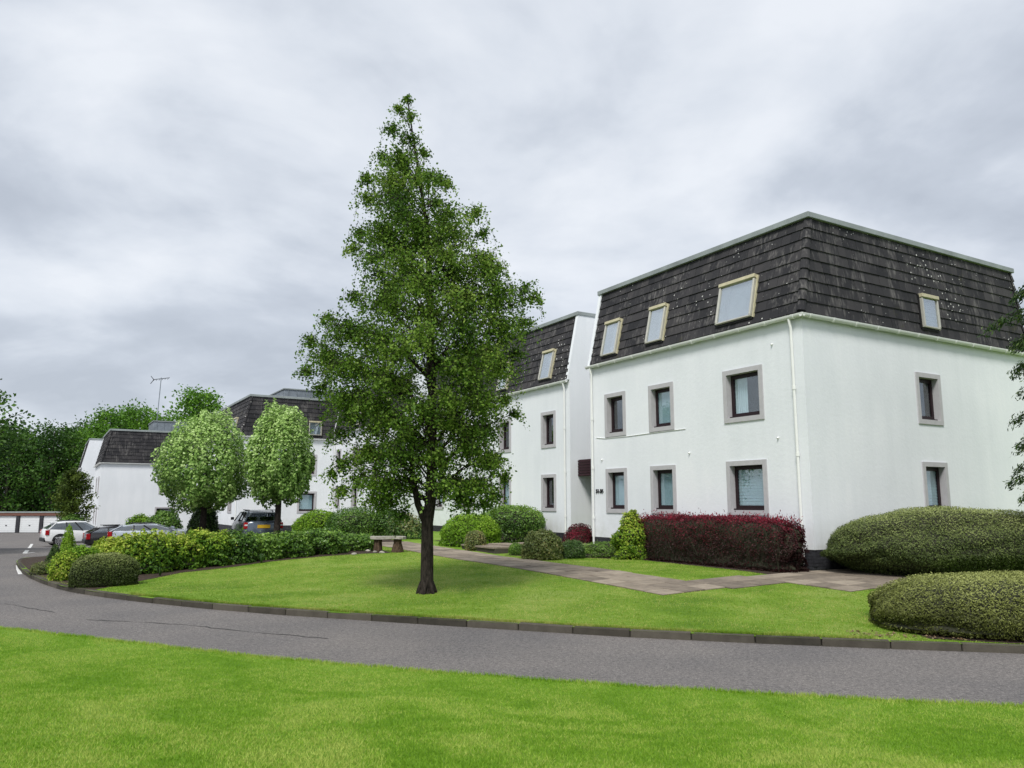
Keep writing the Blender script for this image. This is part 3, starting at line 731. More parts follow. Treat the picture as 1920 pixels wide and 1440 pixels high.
# a painted cable along the wall and small vents
cb = MB().tube([(-.012, 9.05, 3.99), (-.012, 8.56, 3.93), (-.012, 7.3, 3.915), (-.012, 6.2, 3.93), (-.012, 4.5, 3.94)], .012, 6); cb.build('wall_cable', PVC, b1)
for y, z in ((4.35, 3.2), (.95, 3.42), (8.75, 3.2), (1.0, 5.98)): MB().tube([(-.05, y, z-.03), (-.02, y, z), (.02, y, z)], .024, 8).build('wall_vent', PVC, b1)

# entrance link between the two nearest blocks
en = empty('entrance_link', loc(1.5, 9.44, 0), TH, label='recessed entrance with slatted maroon canopy between the two nearest blocks', cat='entrance')
cf = MB().box(0, .06, 0, 2.84, 2.74, 3.40).build('canopy', LOUV, en)
for k in range(6): MB().box(-.05, -.001, .0, 2.84, 2.76+k*.108, 2.83+k*.108).build('slat', LOUV, en)
MB().box(.062, 3.4, 0, 2.84, 2.80, 2.86).build('soffit', LOUV, en)
MB().box(3.45, 3.6, 0, 2.84, -.4, 9.0).build('back_wall', WHITE, en)
dr = MB().box(3.36, 3.44, .9, 2.0, .1, 2.3).build('door', BROWN, en); MB().box(3.345, 3.358, 1.05, 1.85, .6, 2.1).build('pane', GLASS, dr)

# TV aerial on the farthest block
ae = empty('tv_aerial', loc(-12.95+4.35, 64.5, -1.5+TOP+1.13), TH, label='thin pole with a small aerial on the farthest roof', cat='aerial')
MB().tube([(0, 0, 0), (.12, 0, 4.1)], .035, 6).build('mast', LEAD2, ae)
bm_ = MB().tube([(-.55, 0, 3.85), (.85, .1, 4.15)], .03, 6).build('boom', DARKM, ae)
for k in range(6):
    x = -.5+k*.24; MB().tube([(x, -.35, 3.87+x*.2), (x, .35, 3.87+x*.2)], .016, 5).build('element', DARKM, ae)
for zz_ in (-.22, .22): MB().tube([(-.5, 0, 3.86), (-.75, 0, 3.8+zz_*1.6)], .03, 5).build('reflector', DARKM, ae)

# garages at the far end
gp = rhit(0, 996); GY = 94.0
gx0 = at(76, 990, GY).x; gz = float(road_z(gx0, GY))
ga = empty('garage_row', (gx0, GY, gz), 0, label='low row of garages with white doors and brown fascia below the wood', cat='garage')
DOORM = plain('garage_door_white', (.70, .72, .73), .5, noise=.05)
FASC = plain('brown_fascia', (.16, .075, .055), .6, noise=.2)
MB().box(-24, 3.3, .3, 6, 0, 2.2).build('wall', BRICK, ga)
MB().box(-24.2, 3.5, -.1, 6.2, 2.0, 2.33).build('fascia', FASC, ga)
MB().box(-24.25, 3.55, -.15, 6.25, 2.33, 2.42).build('roof', LEAD, ga)
for k in range(-7, 2):
    x = k*2.78
    MB().box(x-.2, x+.2, -.05, .298, 0, 1.998).build('pillar', BRICK, ga)
    if x+2.5 < 3.4:
        d = MB(); d.box(x+.22, x+2.56, .1, .16, .03, 1.97)
        for q in range(1, 8): d.box(x+.24, x+2.54, .085, .099, .03+q*.24, .045+q*.24)
        dd = d.build('door', DOORM, ga); MB().box(x+1.3, x+1.48, .05, .084, .8, .9).build('handle', DARKM, dd)

# ---------------------------------------------------------------- foliage
def unit(n, up=0.0):
    v = rng.normal(size=(n, 3)); v[:, 2] += up; return v/np.linalg.norm(v, axis=1, keepdims=True)
def leaf_mesh(name, P, size, tint, nrm=None, aspect=.6, jit=.7, dirs=None):
    n = len(P)
    nn = unit(n) if nrm is None else (nrm+rng.normal(size=(n, 3))*jit)
    nn /= np.linalg.norm(nn, axis=1, keepdims=True)+1e-9
    d = rng.normal(size=(n, 3)) if dirs is None else dirs+rng.normal(size=(n, 3))*.35
    d -= nn*(d*nn).sum(1, keepdims=True); d /= np.linalg.norm(d, axis=1, keepdims=True)+1e-9
    w = np.cross(nn, d)
    s = (size*rng.uniform(.65, 1.3, n))[:, None]
    k = s*aspect*.5
    V = np.empty((n, 4, 3)); V[:, 0] = P-d*s*.5; V[:, 1] = P+w*k-nn*k*.25; V[:, 2] = P+d*s*.5; V[:, 3] = P-w*k-nn*k*.25
    me = bpy.data.meshes.new(name)
    me.vertices.add(n*4); me.vertices.foreach_set('co', V.reshape(-1).astype(np.float32))
    me.loops.add(n*4); me.loops.foreach_set('vertex_index', np.arange(n*4, dtype=np.int32))
    me.polygons.add(n); me.polygons.foreach_set('loop_start', np.arange(0, n*4, 4, dtype=np.int32))
    me.update(calc_edges=True)
    a = me.attributes.new('tint', 'FLOAT', 'FACE'); a.data.foreach_set('value', np.clip(tint, 0, 1).astype(np.float32))
    return me
def lump(D, seed, amp=.12, k=7, fr=3.0):
    r = np.random.default_rng(seed); s = np.zeros(len(D))
    for i in range(k):
        w = r.normal(size=3)*fr*(1+i*.35); s += np.sin(D@w+r.uniform(0, 6.28))/(1+i*.35)
    return 1+amp*s/1.6
def core_mesh(name, fn, mat, nu=28, nv=14, zmin=-.05):
    """closed blob from direction -> point function"""
    D = []; 
    for j in range(nv+1):
        ph = -math.pi/2+math.pi*j/nv
        for i in range(nu): th = 2*math.pi*i/nu; D.append((math.cos(ph)*math.cos(th), math.cos(ph)*math.sin(th), math.sin(ph)))
    P = fn(np.array(D)); f = []
    for j in range(nv):
        for i in range(nu): f.append((j*nu+i, j*nu+(i+1) % nu, (j+1)*nu+(i+1) % nu, (j+1)*nu+i))
    me = bpy.data.meshes.new(name); me.from_pydata([tuple(p) for p in P], [], f); me.materials.append(mat)
    me.polygons.foreach_set('use_smooth', [True]*len(me.polygons)); return me

SEED = [100]
def bush(name, label, cat, base, rx, ry, h, mat, n, leaf, rz=0.0, amp=.1, sq=1.0, under=.0, shell=.16, jit=.7, aspect=.6, tmid=.5, tspread=.3, topt=.0, group=None, up=.15, stems=True, fr=3.0, flat=False):
    """a shrub: base centre on the ground, half widths, height. sq>1 makes it boxier"""
    SEED[0] += 1; sd = SEED[0]
    root = empty(name, base, rz, label=label, cat=cat, group=group)
    zc = h*.42 if not flat else h*.34
    def fn(D, k=1.0):
        e = 2.0/sq if sq > 1 else 1.0
        d = D.copy()
        if sq > 1:
            m_ = (np.abs(D)**(2*sq)).sum(1)**(1/(2*sq)); d = D/m_[:, None]
        r = lump(D, sd, amp, fr=fr)[:, None]*k
        P = d*r
        out = np.empty_like(P); out[:, 0] = P[:, 0]*rx; out[:, 1] = P[:, 1]*ry
        low = P[:, 2] < 0; pz = np.clip(-P[:, 2], 0, 1)
        hd = np.hypot(D[:, 0], D[:, 1])+1e-6; ring = np.stack([D[:, 0]/hd, D[:, 1]/hd], 1)
        if sq > 1: ring = ring/((np.abs(ring)**(2*sq)).sum(1)**(1/(2*sq)))[:, None]
        ring = ring*r*(1-((.08 if under else .01)+under)*pz**1.5)[:, None]*np.array([rx, ry])
        capd = (pz > .93)
        out[:, :2] = np.where((low & ~capd)[:, None], ring, np.where(capd[:, None], ring*(hd/.37)[:, None].clip(0, 1), out[:, :2]))
        out[:, 2] = np.where(low, zc*(1-np.minimum(1, pz/.93)), zc+P[:, 2]*(h-zc))
        return out
    D = unit(int(n), up); 
    P = fn(D); cen = np.array([0, 0, zc]); nr0 = D/np.array([rx, ry, h*.6]); nr0 /= np.linalg.norm(nr0, axis=1, keepdims=True)
    P = P-nr0*((shell*min(rx, ry, h)*1.4)*rng.random(len(D))**1.6+leaf*.35*rng.normal(size=len(D)))[:, None]
    keep = P[:, 2] > .01; P = P[keep]; D = D[keep]
    e = 1e-2; nr = D/np.array([rx, ry, h*.55]); nr /= np.linalg.norm(nr, axis=1, keepdims=True)
    cl = lump(P/max(leaf*6, .25), sd+5, .5, 9, 1.0)-1
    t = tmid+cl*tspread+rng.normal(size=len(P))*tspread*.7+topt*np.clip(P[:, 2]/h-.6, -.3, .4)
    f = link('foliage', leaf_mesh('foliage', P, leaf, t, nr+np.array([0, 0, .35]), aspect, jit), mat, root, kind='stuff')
    ins_ = (shell*min(rx, ry, h)*.9+leaf*.5)
    def corefn(D):
        q = fn(D); nr1 = D/np.array([rx, ry, h*.6]); nr1 /= np.linalg.norm(nr1, axis=1, keepdims=True)
        return np.maximum(q-nr1*ins_, [-99, -99, .005])
    link('twig_core', core_mesh('twig_core', corefn, TWIG, 40, 20), None, root)
    if stems:
        m = MB()
        for q in range(5):
            a = random.uniform(0, 6.28); m.tube([(math.cos(a)*rx*.15, math.sin(a)*ry*.15, -.05), (math.cos(a)*rx*.4, math.sin(a)*ry*.4, h*.5)], [.03, .012], 5)
        m.build('stem', BARK, root)
    return root
def pbush(name, label, px, py_base, hw_px, py_top, mat, n, leaf, depth=1.0, **k):
    """place a shrub by the photo: ground contact of its front, half width and top"""
    p = hit(px, py_base); d = p.y
    rx = hw_px*d/F_PX; ry = rx*depth
    c = p+Vector((p.x, p.y, 0)).normalized()*ry*.85
    c.z = float(garden_z(c.x, c.y)[0])
    h = at(px, py_top, c.y).z-c.z
    return bush(name, label, k.pop('cat', 'bush'), c, rx*c.y/d, ry, h, mat, n, leaf, math.atan2(-p.x, p.y), **k)

def branch_path(p0, p1, sag, k=5):
    p0, p1 = Vector(p0), Vector(p1); o = []
    for i in range(k+1):
        t = i/k; p = p0.lerp(p1, t); p.z += sag*math.sin(t*math.pi)*.5; o.append(p)
    return o
def tree(name, label, base, h, env, mat, bark, n_br, n_leaf, leaf, trunk_r, z_first, group=None, droop=.25, tw=.35, sig=.2, stem_pts=None, tmid=.5, tspread=.22, rise=.5, cat='tree', nsub=7, tip=0.6, rlo=.72, clumpy=False):
    """env(z, azimuth) -> radius of the crown at that height; leaves sit in clumps along side twigs"""
    root = empty(name, base, 0, label=label, cat=cat, group=group)
    tm = MB()
    sp_ = stem_pts or [(0, 0, -.1), (0, 0, .25), (.02*h/10, 0, h*.3), (-.02*h/10, 0, h*.6), (0, 0, h*.97)]
    sp_ = [Vector(p) for p in sp_]
    rr = [trunk_r*1.7]+[trunk_r*(1-.93*max(0, p.z)/h)**1.0 for p in sp_[1:]]
    tm.tube(sp_, rr, 10)
    def stem(z):
        for a, b in zip(sp_[:-1], sp_[1:]):
            if a.z <= z <= b.z: return a.lerp(b, (z-a.z)/max(1e-6, b.z-a.z))
        return sp_[-1]
    LP, LT, LD = [], [], []
    per = max(1, n_leaf//(n_br*nsub))
    for i in range(n_br):
        u = (i+.5)/n_br
        z = z_first+(h-z_first)*(u**.9)*.985; az = i*2.39996+random.uniform(-.3, .3)
        Rm = env(z, az)*(1.03-(1.03-rlo)*random.random()**1.5)
        if Rm < .05: Rm = .05
        zs = max(z_first*.75, z-rise*Rm*random.uniform(.7, 1.2))
        s = stem(zs); e = Vector((math.cos(az)*Rm, math.sin(az)*Rm, z)); e.x += stem(z).x*.5
        path = branch_path(s, e, .12*Rm, 5)
        r0 = trunk_r*.32*(1-zs/h)+.012
        tm.tube(path, [r0*(1-.85*j/5) for j in range(6)], 5, cap=False)
        ct = rng.normal()*tspread; kk = min(1.0, .3+.7*Rm) if clumpy else 1.0; dens = random.uniform(.35, 1.65) if clumpy else 1.0
        if clumpy: dens *= min(1.0, .35+.65*Rm)
        per_ = max(3, int(per*dens))
        for q in range(nsub):
            f = 1-(1-tip*.45)*(q/nsub)**1.0 if q else 1.0
            f = max(.22, min(1, f+random.uniform(-.06, .06)))
            k = f*5; k0 = min(4, int(k)); bp = path[k0].lerp(path[k0+1], k-k0)
            tl = tw*random.uniform(.6, 1.3)*(.2+.8*min(1, Rm))
            dv = Vector((random.gauss(0, 1), random.gauss(0, 1), random.gauss(0, .6))).normalized()
            ep = bp+dv*tl+Vector((0, 0, -droop*random.random()))
            tm.tube([bp, bp.lerp(ep, .5)+Vector((0, 0, .05)), ep], [r0*.25+.004, .004, .002], 3, cap=False)
            tt = rng.random(per_)[:, None]
            L = np.array(bp)*(1-tt)+np.array(ep)*tt+rng.normal(size=(per_, 3))*sig*kk*np.array([1, 1, .8])
            L[:, 2] -= rng.random(per_)*droop*.8*kk
            LP.append(L); LT.append(tmid+ct+rng.normal()*tspread*.5+rng.normal(size=per_)*tspread*.7)
    P = np.vstack(LP); T = np.concatenate(LT)
    keep = (P[:, 2] > .3); P, T = P[keep], T[keep]
    smooth(tm.build('trunk', bark, root), 60)
    link('crown', leaf_mesh('crown', P, leaf, T, np.tile([0, 0, .5], (len(P), 1)), .72, 1.0), mat, root, kind='stuff')
    return root

# ---- the big birch on the lawn
TB = hit(800, 1112)
# foliage lobes read off the photo: centre x, y and radius in pixels at the trunk's distance
LOBES = [(763, 184, 12), (745, 203, 15), (770, 218, 18), (736, 242, 24), (768, 256, 30), (794, 285, 18), (714, 290, 22), (752, 300, 42), (690, 335, 24), (735, 345, 50), (785, 335, 34), (826, 325, 19), (838, 345, 16),
         (690, 372, 32), (760, 395, 60), (815, 375, 36), (672, 430, 30), (720, 440, 56), (790, 445, 66), (850, 425, 50), (893, 402, 30), (908, 436, 22), (660, 462, 20), (712, 508, 40), (770, 510, 66), (845, 500, 66), (910, 490, 44), (935, 500, 18),
         (665, 552, 28), (720, 565, 56), (795, 580, 70), (875, 565, 70), (940, 545, 48), (985, 535, 34), (1004, 560, 20), (612, 592, 26), (650, 615, 52), (720, 640, 66), (800, 655, 66), (880, 640, 66), (945, 615, 46), (982, 600, 30),
         (582, 640, 24), (605, 672, 40), (665, 690, 60), (735, 715, 56), (875, 705, 60), (935, 680, 46), (968, 660, 26), (572, 695, 22), (600, 728, 30), (650, 750, 46), (705, 765, 42), (845, 760, 40), (905, 755, 50), (950, 745, 28), (968, 772, 14),
         (740, 790, 40), (795, 775, 46), (850, 795, 38), (700, 800, 32), (905, 800, 36), (770, 820, 36), (660, 785, 28), (640, 812, 30), (685, 842, 44), (640, 868, 30), (620, 885, 16), (745, 845, 46), (820, 850, 46), (885, 835, 48), (928, 860, 36), (950, 895, 16), (670, 898, 34), (720, 902, 44), (775, 898, 34), (845, 902, 38), (900, 905, 40), (728, 942, 34), (752, 962, 20), (640, 915, 22), (860, 930, 26), (925, 925, 24), (700, 938, 22), (905, 942, 22), (878, 935, 22)]
HT = at(763, 168, TB.y).z-TB.z; topx = at(763, 172, TB.y).x-TB.x
STEM = [Vector(p) for p in [(-.02, 0, -.12), (0, 0, .12), (.0, 0, .5), (-.01, 0, 1.45), (.05, 0, 1.9), (.07, 0, 2.6), (.05, .03, 4.2), (-.02, 0, 6), (-.12, 0, 8), (topx, 0, HT*.985)]]
def stem_at(z):
    for p, q in zip(STEM[:-1], STEM[1:]):
        if p.z <= z <= q.z: return p.lerp(q, (z-p.z)/(q.z-p.z))
    return STEM[-1]
birch = empty('birch_tree', TB, 0, label='tall slender birch with dense green crown standing alone on the lawn', cat='tree')
tm = MB().tube(STEM, [.22]+[.142*(1-.95*max(0, p.z)/HT) for p in STEM[1:]], 12)
half = {}
for x, y, r in LOBES:
    z = at(x, y, TB.y).z-TB.z; half.setdefault(round(z*1.2), []).append(abs(at(x, y, TB.y).x-TB.x)+r*TB.y/F_PX)
LP, LT = [], []
for x, y, r in LOBES:
    q = at(x, y, TB.y); cx, cz, rr = q.x-TB.x, q.z-TB.z, r*TB.y/F_PX
    Rz = max(half[round(cz*1.2)])*.9; dm = max(0, Rz-abs(cx)*.75-rr*.4)
    deps = [random.uniform(-.15, .15)*dm] if rr < .40 else ([-.75*dm*random.uniform(.8, 1.1), 0, .75*dm*random.uniform(.8, 1.1)] if dm > .5 else [-.3*dm, .35*dm])
    main = None
    for di, dep in enumerate(deps):
        c = Vector((cx*(1-.12*abs(dep)/max(dm, .01)), dep, cz+random.uniform(-.12, .12)*rr)); rad = rr*random.uniform(.9, 1.08)
        zs = max(1.75+random.random()*.5, c.z-.55*math.hypot(c.x, c.y)-.45*random.random()); s0 = stem_at(zs) if main is None else main[2].copy()
        path = branch_path(s0, c, .18*(c-s0).length, 5); main = main or path; r0 = .010+.020*min(1, (c-s0).length/2)*(1-c.z/HT*.6)
        tm.tube(path, [r0*(1-.8*j/5) for j in range(6)], 5, cap=False)
        ct = rng.normal()*.13; nt_ = int(9+38*rad)
        for k in range(nt_):
            d = Vector((random.gauss(0, 1), random.gauss(0, 1), random.gauss(.15, .9))).normalized()
            d.z *= .72; e = c+d*rad*random.uniform(.5, 1.12); e.z -= random.uniform(.0, .38)*rad
            mid = c.lerp(e, .5)+Vector((0, 0, .12*rad))
            tm.tube([c.lerp(e, .1), mid, e], [.007, .005, .002], 3, cap=False)
            n_ = int(8+24*rad); t = rng.random(n_)[:, None]**.7
            L = (1-t)**2*np.array(c)+2*t*(1-t)*np.array(mid)+t*t*np.array(e)+rng.normal(size=(n_, 3))*(.03+.035*rad)
            L[:, 2] -= rng.random(n_)**2*.22*min(1, rad*2)
            LP.append(L); LT.append(.47+ct*1.3+rng.normal()*.13+rng.normal(size=n_)*.15)
        n_ = int(170*rad*rad+14*rad); u_ = unit(n_); L = np.array(c)+u_*(rad*(.6+.6*rng.random(n_)**.7))[:, None]*np.array([1, 1, .8]); L[:, 2] -= .12*rad
        LP.append(L); LT.append(.5+ct+rng.normal(size=n_)*.2)
        for k in range(int(3+9*rad)):
            a_ = random.uniform(0, 6.28); p0 = c+Vector((math.cos(a_)*rad*.8, math.sin(a_)*rad*.8, -.15*rad)); ln = random.uniform(.25, .75)*min(1, .35+rad)
            p1 = p0+Vector((math.cos(a_)*.1, math.sin(a_)*.1, -ln)); tm.tube([p0+Vector((0, 0, .08)), p0, p1], [.004, .003, .002], 3, cap=False)
            n_ = int(26*ln+6); t = rng.random(n_)[:, None]; LP.append(np.array(p0)*(1-t)+np.array(p1)*t+rng.normal(size=(n_, 3))*.045); LT.append(.52+ct+rng.normal(size=n_)*.16)
P = np.vstack(LP); T = np.concatenate(LT)
smooth(tm.build('trunk', BARK, birch), 60)
link('crown', leaf_mesh('crown', P, .062, T, np.tile([0, 0, .6], (len(P), 1)), .75, .9), L_BIG, birch, kind='stuff')
fk = MB().tube([(.0, 0, 1.2), (-.06, 0, 1.5), (-.22, .02, 1.85), (-.34, .05, 2.4), (-.42, .08, 3.4), (-.5, .1, 4.6)], [.09, .085, .072, .06, .045, .02], 8)
for a in range(6):
    an = a*1.05+.3; fk.tube([(math.cos(an)*.09, math.sin(an)*.09, .22), (math.cos(an)*.17, math.sin(an)*.17, .06), (math.cos(an)*.23, math.sin(an)*.23, -.06)], [.07, .05, .02], 6)
smooth(fk.build('limb', BARK, birch), 60)

# ---- the two clipped round-headed trees
def round_env(zc, rx, hz, p=2.3):
    return lambda z, az: rx*max(0, 1-abs((z-zc)/hz)**p)**(1/p)
for i, (px, ptop, pbot, hw, Y, lab) in enumerate([(382, 775, 955, 82, 39.0, 'wider of the two pale green round-headed trees, left of the grey estate car'), (521, 764, 942, 60, 38.2, 'narrower pale green round-headed tree beside the parked grey car')]):
    X = at(px, 950, Y).x; z0 = float(road_z(X, Y)); zt = at(px, ptop, Y).z-z0; zb = at(px, pbot, Y).z-z0
    rx = hw*Y/F_PX; zc = zb+(zt-zb)*.42; top = zt-zc; bot = zc-zb
    ev = (lambda zc, top, bot, rx: lambda z, az: rx*max(0, 1-abs((z-zc)/(top if z > zc else bot))**2.4)**.5)(zc, top, bot, rx)
    root = empty('round_headed_tree', (X, Y, z0), 0, label=lab, cat='tree', group='round-headed trees by the car park')
    tb = MB().tube([(0, 0, -.1), (0, 0, .3), (.03, 0, zb+.3), (0, 0, zc)], [.24, .17, .13, .07], 10)
    for k in range(14):
        a = k*2.4; z = zb+.2+(zt-zb)*.75*random.random(); r = ev(z, a)*.85
        tb.tube([(0, 0, max(zb, z-1.0)), (math.cos(a)*r*.5, math.sin(a)*r*.5, z-.3), (math.cos(a)*r, math.sin(a)*r, z)], [.05, .03, .01], 5, cap=False)
    smooth(tb.build('trunk', BARK, root), 60)
    n = 20000; D = unit(n); m = (np.abs(D)**2.2).sum(1)**(1/2.2); D2 = D/m[:, None]*lump(D, 40+i, .13, 10, 5.5)[:, None]
    P = D2*(1-.34*rng.random(n)**1.7)[:, None]; P[:, 0] *= rx; P[:, 1] *= rx; P[:, 2] = zc+np.where(P[:, 2] > 0, P[:, 2]*top, P[:, 2]*bot)
    taper = np.where(P[:, 2] > zc, 1-.2*((P[:, 2]-zc)/top)**2, 1); P[:, :2] *= taper[:, None]
    cl = lump(P/.45, 70+i, .5, 9, 1.0)-1
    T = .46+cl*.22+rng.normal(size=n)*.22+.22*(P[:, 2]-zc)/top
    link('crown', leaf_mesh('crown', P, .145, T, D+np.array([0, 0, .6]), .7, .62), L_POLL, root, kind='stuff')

# ---- shrubs and hedges
# low hedge along the lawn: separate shrubs in a row
hp = [(662, 1033, 40, 1002, L_SHRUB), (600, 1040, 42, 993, L_SHRUB), (545, 1046, 36, 999, L_SHRUB), (490, 1051, 38, 1003, L_SHRUB), (438, 1058, 34, 1000, L_SHRUB), (385, 1064, 40, 997, L_YEL), (325, 1070, 46, 1004, L_YEL), (268, 1077, 46, 1001, L_YEL)]
labs = ['green hedge shrub at the bench end of the long low hedge', 'green hedge shrub second from the bench in the low hedge', 'green hedge shrub third from the bench in the low hedge', 'green hedge shrub in the low hedge right of the grey car', 'darker green hedge shrub with a bare stem in the low hedge', 'yellow-green hedge shrub below the wider round tree', 'yellow-topped hedge shrub in the middle of the yellow stretch', 'yellow-topped hedge shrub behind the flat clipped mound']
for (px, pb, hw, pt, m), lab in zip(hp, labs):
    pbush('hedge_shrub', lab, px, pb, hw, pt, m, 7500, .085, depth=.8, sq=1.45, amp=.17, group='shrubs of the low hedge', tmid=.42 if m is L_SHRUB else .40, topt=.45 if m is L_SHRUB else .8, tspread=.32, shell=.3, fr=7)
pbush('shrub', 'yellow-green shrub sprawling between the conifer and the flat clipped mound', 205, 1078, 44, 1010, L_YEL, 8000, .07, depth=.8, amp=.14, tmid=.55, tspread=.28, topt=.3, fr=5)
pbush('shrub', 'bright green feathery shrub left of the flat clipped mound', 150, 1086, 30, 1026, L_LIME, 7000, .06, amp=.16, tmid=.45, tspread=.3, fr=5)
pbush('shrub', 'yellow variegated shrub at the left end of the bed', 120, 1089, 24, 1036, L_YEL, 5000, .06, amp=.2, tmid=.5, tspread=.3, fr=5)
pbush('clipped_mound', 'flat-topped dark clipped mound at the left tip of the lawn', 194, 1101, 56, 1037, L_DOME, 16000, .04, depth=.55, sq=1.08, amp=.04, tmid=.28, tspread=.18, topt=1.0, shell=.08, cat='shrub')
pbush('heather', 'low brownish heather at the kerb, left tip of the bed', 78, 1078, 18, 1054, L_MIX, 4000, .035, amp=.18, tmid=.35, tspread=.25, aspect=.35)
for px, pb, hw, pt, lab in [(124, 1060, 15, 985, 'small narrow golden conifer in front of the white car'), (100, 1068, 14, 1022, 'little dark conifer left of the golden one')]:
    p = hit(px, pb); h = at(px, pt, p.y).z-p.z; r = hw*p.y/F_PX
    root = empty('dwarf_conifer', p, 0, label=lab, cat='conifer', group='dwarf conifers in the bed')
    MB().tube([(0, 0, -.05), (0, 0, h*.8)], [.05, .015], 6).build('trunk', BARK, root)
    n = 5000; z = h*(1-np.sqrt(rng.random(n)))*1.0; a = rng.random(n)*6.283; rr = r*np.sqrt(np.clip(1-z/h, 0, 1))*(.65+.4*rng.random(n))*(1+.2*np.sin(a*5+z*9))
    P = np.stack([np.cos(a)*rr, np.sin(a)*rr, z+.03], 1)
    link('foliage', leaf_mesh('foliage', P, .07, .55+rng.normal(size=n)*.22, np.stack([np.cos(a), np.sin(a), .3+0*a], 1), .35, .6, np.stack([np.cos(a)*.4, np.sin(a)*.4, 1+0*a], 1)), L_LIME if px > 110 else L_CON, root, kind='stuff')
# soil edge plant leaves below the hedge
for px, pb, lab in [(490, 1056, 'tuft of strappy leaves under the hedge, left one'), (300, 1080, 'tuft of strappy leaves beside the clipped mound')]:
    p = hit(px, pb); root = empty('strap_leaf_plant', p, 0, label=lab, cat='plant')
    for k in range(14):
        a = random.uniform(0, 6.28); l = random.uniform(.22, .4); m = MB(); w = .014
        pts = [(0, 0, 0), (math.cos(a)*l*.35, math.sin(a)*l*.35, l*.7), (math.cos(a)*l*.9, math.sin(a)*l*.9, l*.65)]
        n_ = Vector((-math.sin(a), math.cos(a), 0))*w
        q = [Vector(t) for t in pts]; m.add([q[0]-n_, q[0]+n_, q[1]+n_, q[1]-n_, q[2]], [(0, 1, 2, 3), (3, 2, 4)])
        m.build('leaf', L_SHRUB, root)
# shrubs in front of the middle blocks
pbush('shrub', 'rounded bright green shrub below the window behind the low hedge', 596, 1006, 44, 958, L_LIME, 9000, .08, amp=.07, tmid=.4, sq=1.2)
pbush('shrub', 'dark dense rounded shrub behind the end of the low hedge', 665, 1010, 52, 952, L_SHRUB, 12000, .07, amp=.06, tmid=.35, topt=.3, sq=1.1)
pbush('shrub', 'dark leafy shrub behind the bench, under the birch foliage', 725, 1009, 34, 955, L_SHRUB, 8000, .08, amp=.08, tmid=.3)
pbush('rhododendron', 'rhododendron with drooping long leaves and orange tips behind the bench', 762, 1011, 36, 964, L_RHO, 2600, .17, amp=.10, tmid=.4, topt=.6, aspect=.3, shell=.3, tspread=.18)
pbush('shrub', 'lime green rounded shrub right of the birch trunk', 882, 1026, 54, 962, L_LIME, 12000, .075, amp=.06, tmid=.5, tspread=.2, topt=.4)
pbush('shrub', 'large glossy green shrub left of the entrance steps', 962, 1020, 58, 948, L_SHRUB, 14000, .075, amp=.05, sq=1.35, tmid=.5, topt=.6)
pbush('shrub', 'small orange-tinged clipped shrub at the path edge', 891, 1033, 19, 995, L_MIX, 4500, .05, sq=1.4, amp=.05, tmid=.6)
pbush('shrub', 'grey-green rounded shrub with pale flowers beside the path', 1016, 1051, 37, 993, L_MIX, 9000, .06, amp=.06, tmid=.42, tspread=.22)
pbush('shrub', 'tiny clipped green ball next to the entrance steps', 968, 1041, 14, 1018, L_SHRUB, 3500, .04, amp=.04, tmid=.4)
pbush('shrub', 'small dark green mound beside the grey-green shrub', 1072, 1048, 24, 1012, L_DARK, 4500, .045, amp=.06, tmid=.7)
pbush('berberis', 'small dark red shrub below the downpipe by the entrance', 1085, 1030, 29, 984, L_RED, 6000, .05, amp=.12, tmid=.45, tspread=.3)
pbush('heather', 'low olive heather strip in front of the nearest block', 1130, 1046, 46, 1016, L_SHRUB, 8000, .045, depth=.5, amp=.12, tmid=.55, aspect=.35)
pbush('shrub', 'pale yellow-green shrub at the left end of the red hedge', 1188, 1050, 33, 968, L_YEL, 6000, .075, depth=.7, amp=.26, tmid=.58, tspread=.3, topt=.4)
# the red berberis hedge
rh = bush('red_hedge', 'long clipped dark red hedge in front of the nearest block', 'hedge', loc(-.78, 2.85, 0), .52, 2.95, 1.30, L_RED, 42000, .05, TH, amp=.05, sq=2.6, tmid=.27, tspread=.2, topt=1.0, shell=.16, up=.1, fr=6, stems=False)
m = MB()
for k in range(80):
    y = random.uniform(-2.85, 2.85); x = random.uniform(-.55, -.3); z = random.uniform(.3, 1.0); a = random.gauss(0, .25)
    m.tube([(x, y, z-.3), (x-.05, y+a*.3, z+.2)], [.006, .003], 3)
m.build('stem', TWIG, rh, kind='stuff')
sp3 = np.stack([rng.uniform(-.45, .45, 2600), rng.uniform(-2.85, 2.85, 2600), 1.2+np.abs(rng.normal(size=2600))*.09], 1)
link('shoot', leaf_mesh('shoot', sp3, .075, .75+rng.normal(size=2600)*.2, None, .35, .5, np.tile([0, 0, 1.0], (2600, 1))), L_RED, rh, kind='stuff')
# the two clipped domes on the right
d1 = bush('clipped_dome', 'big clipped olive dome shrub against the right wall', 'shrub', (10.8, 19.6, 0), 3.1, 1.95, 1.60, L_DOME, 88000, .048, .08, amp=.035, sq=1.02, tmid=.36, tspread=.2, topt=.95, shell=.05, under=.22, up=.25, jit=.55, aspect=.42, fr=4, flat=True)  # paler top leaves, darker sides: light from above put into the tint
d2 = bush('clipped_dome', 'low clipped olive dome shrub at the kerb, lower right', 'shrub', (8.2, 12.5, -.22), 2.45, 1.5, .80, L_DOME2, 82000, .038, -.18, amp=.035, sq=1.2, tmid=.42, tspread=.2, topt=.9, shell=.05, up=.3, jit=.55, aspect=.42, fr=4, flat=True)  # tint by height paints in the lit top and shaded sides here too
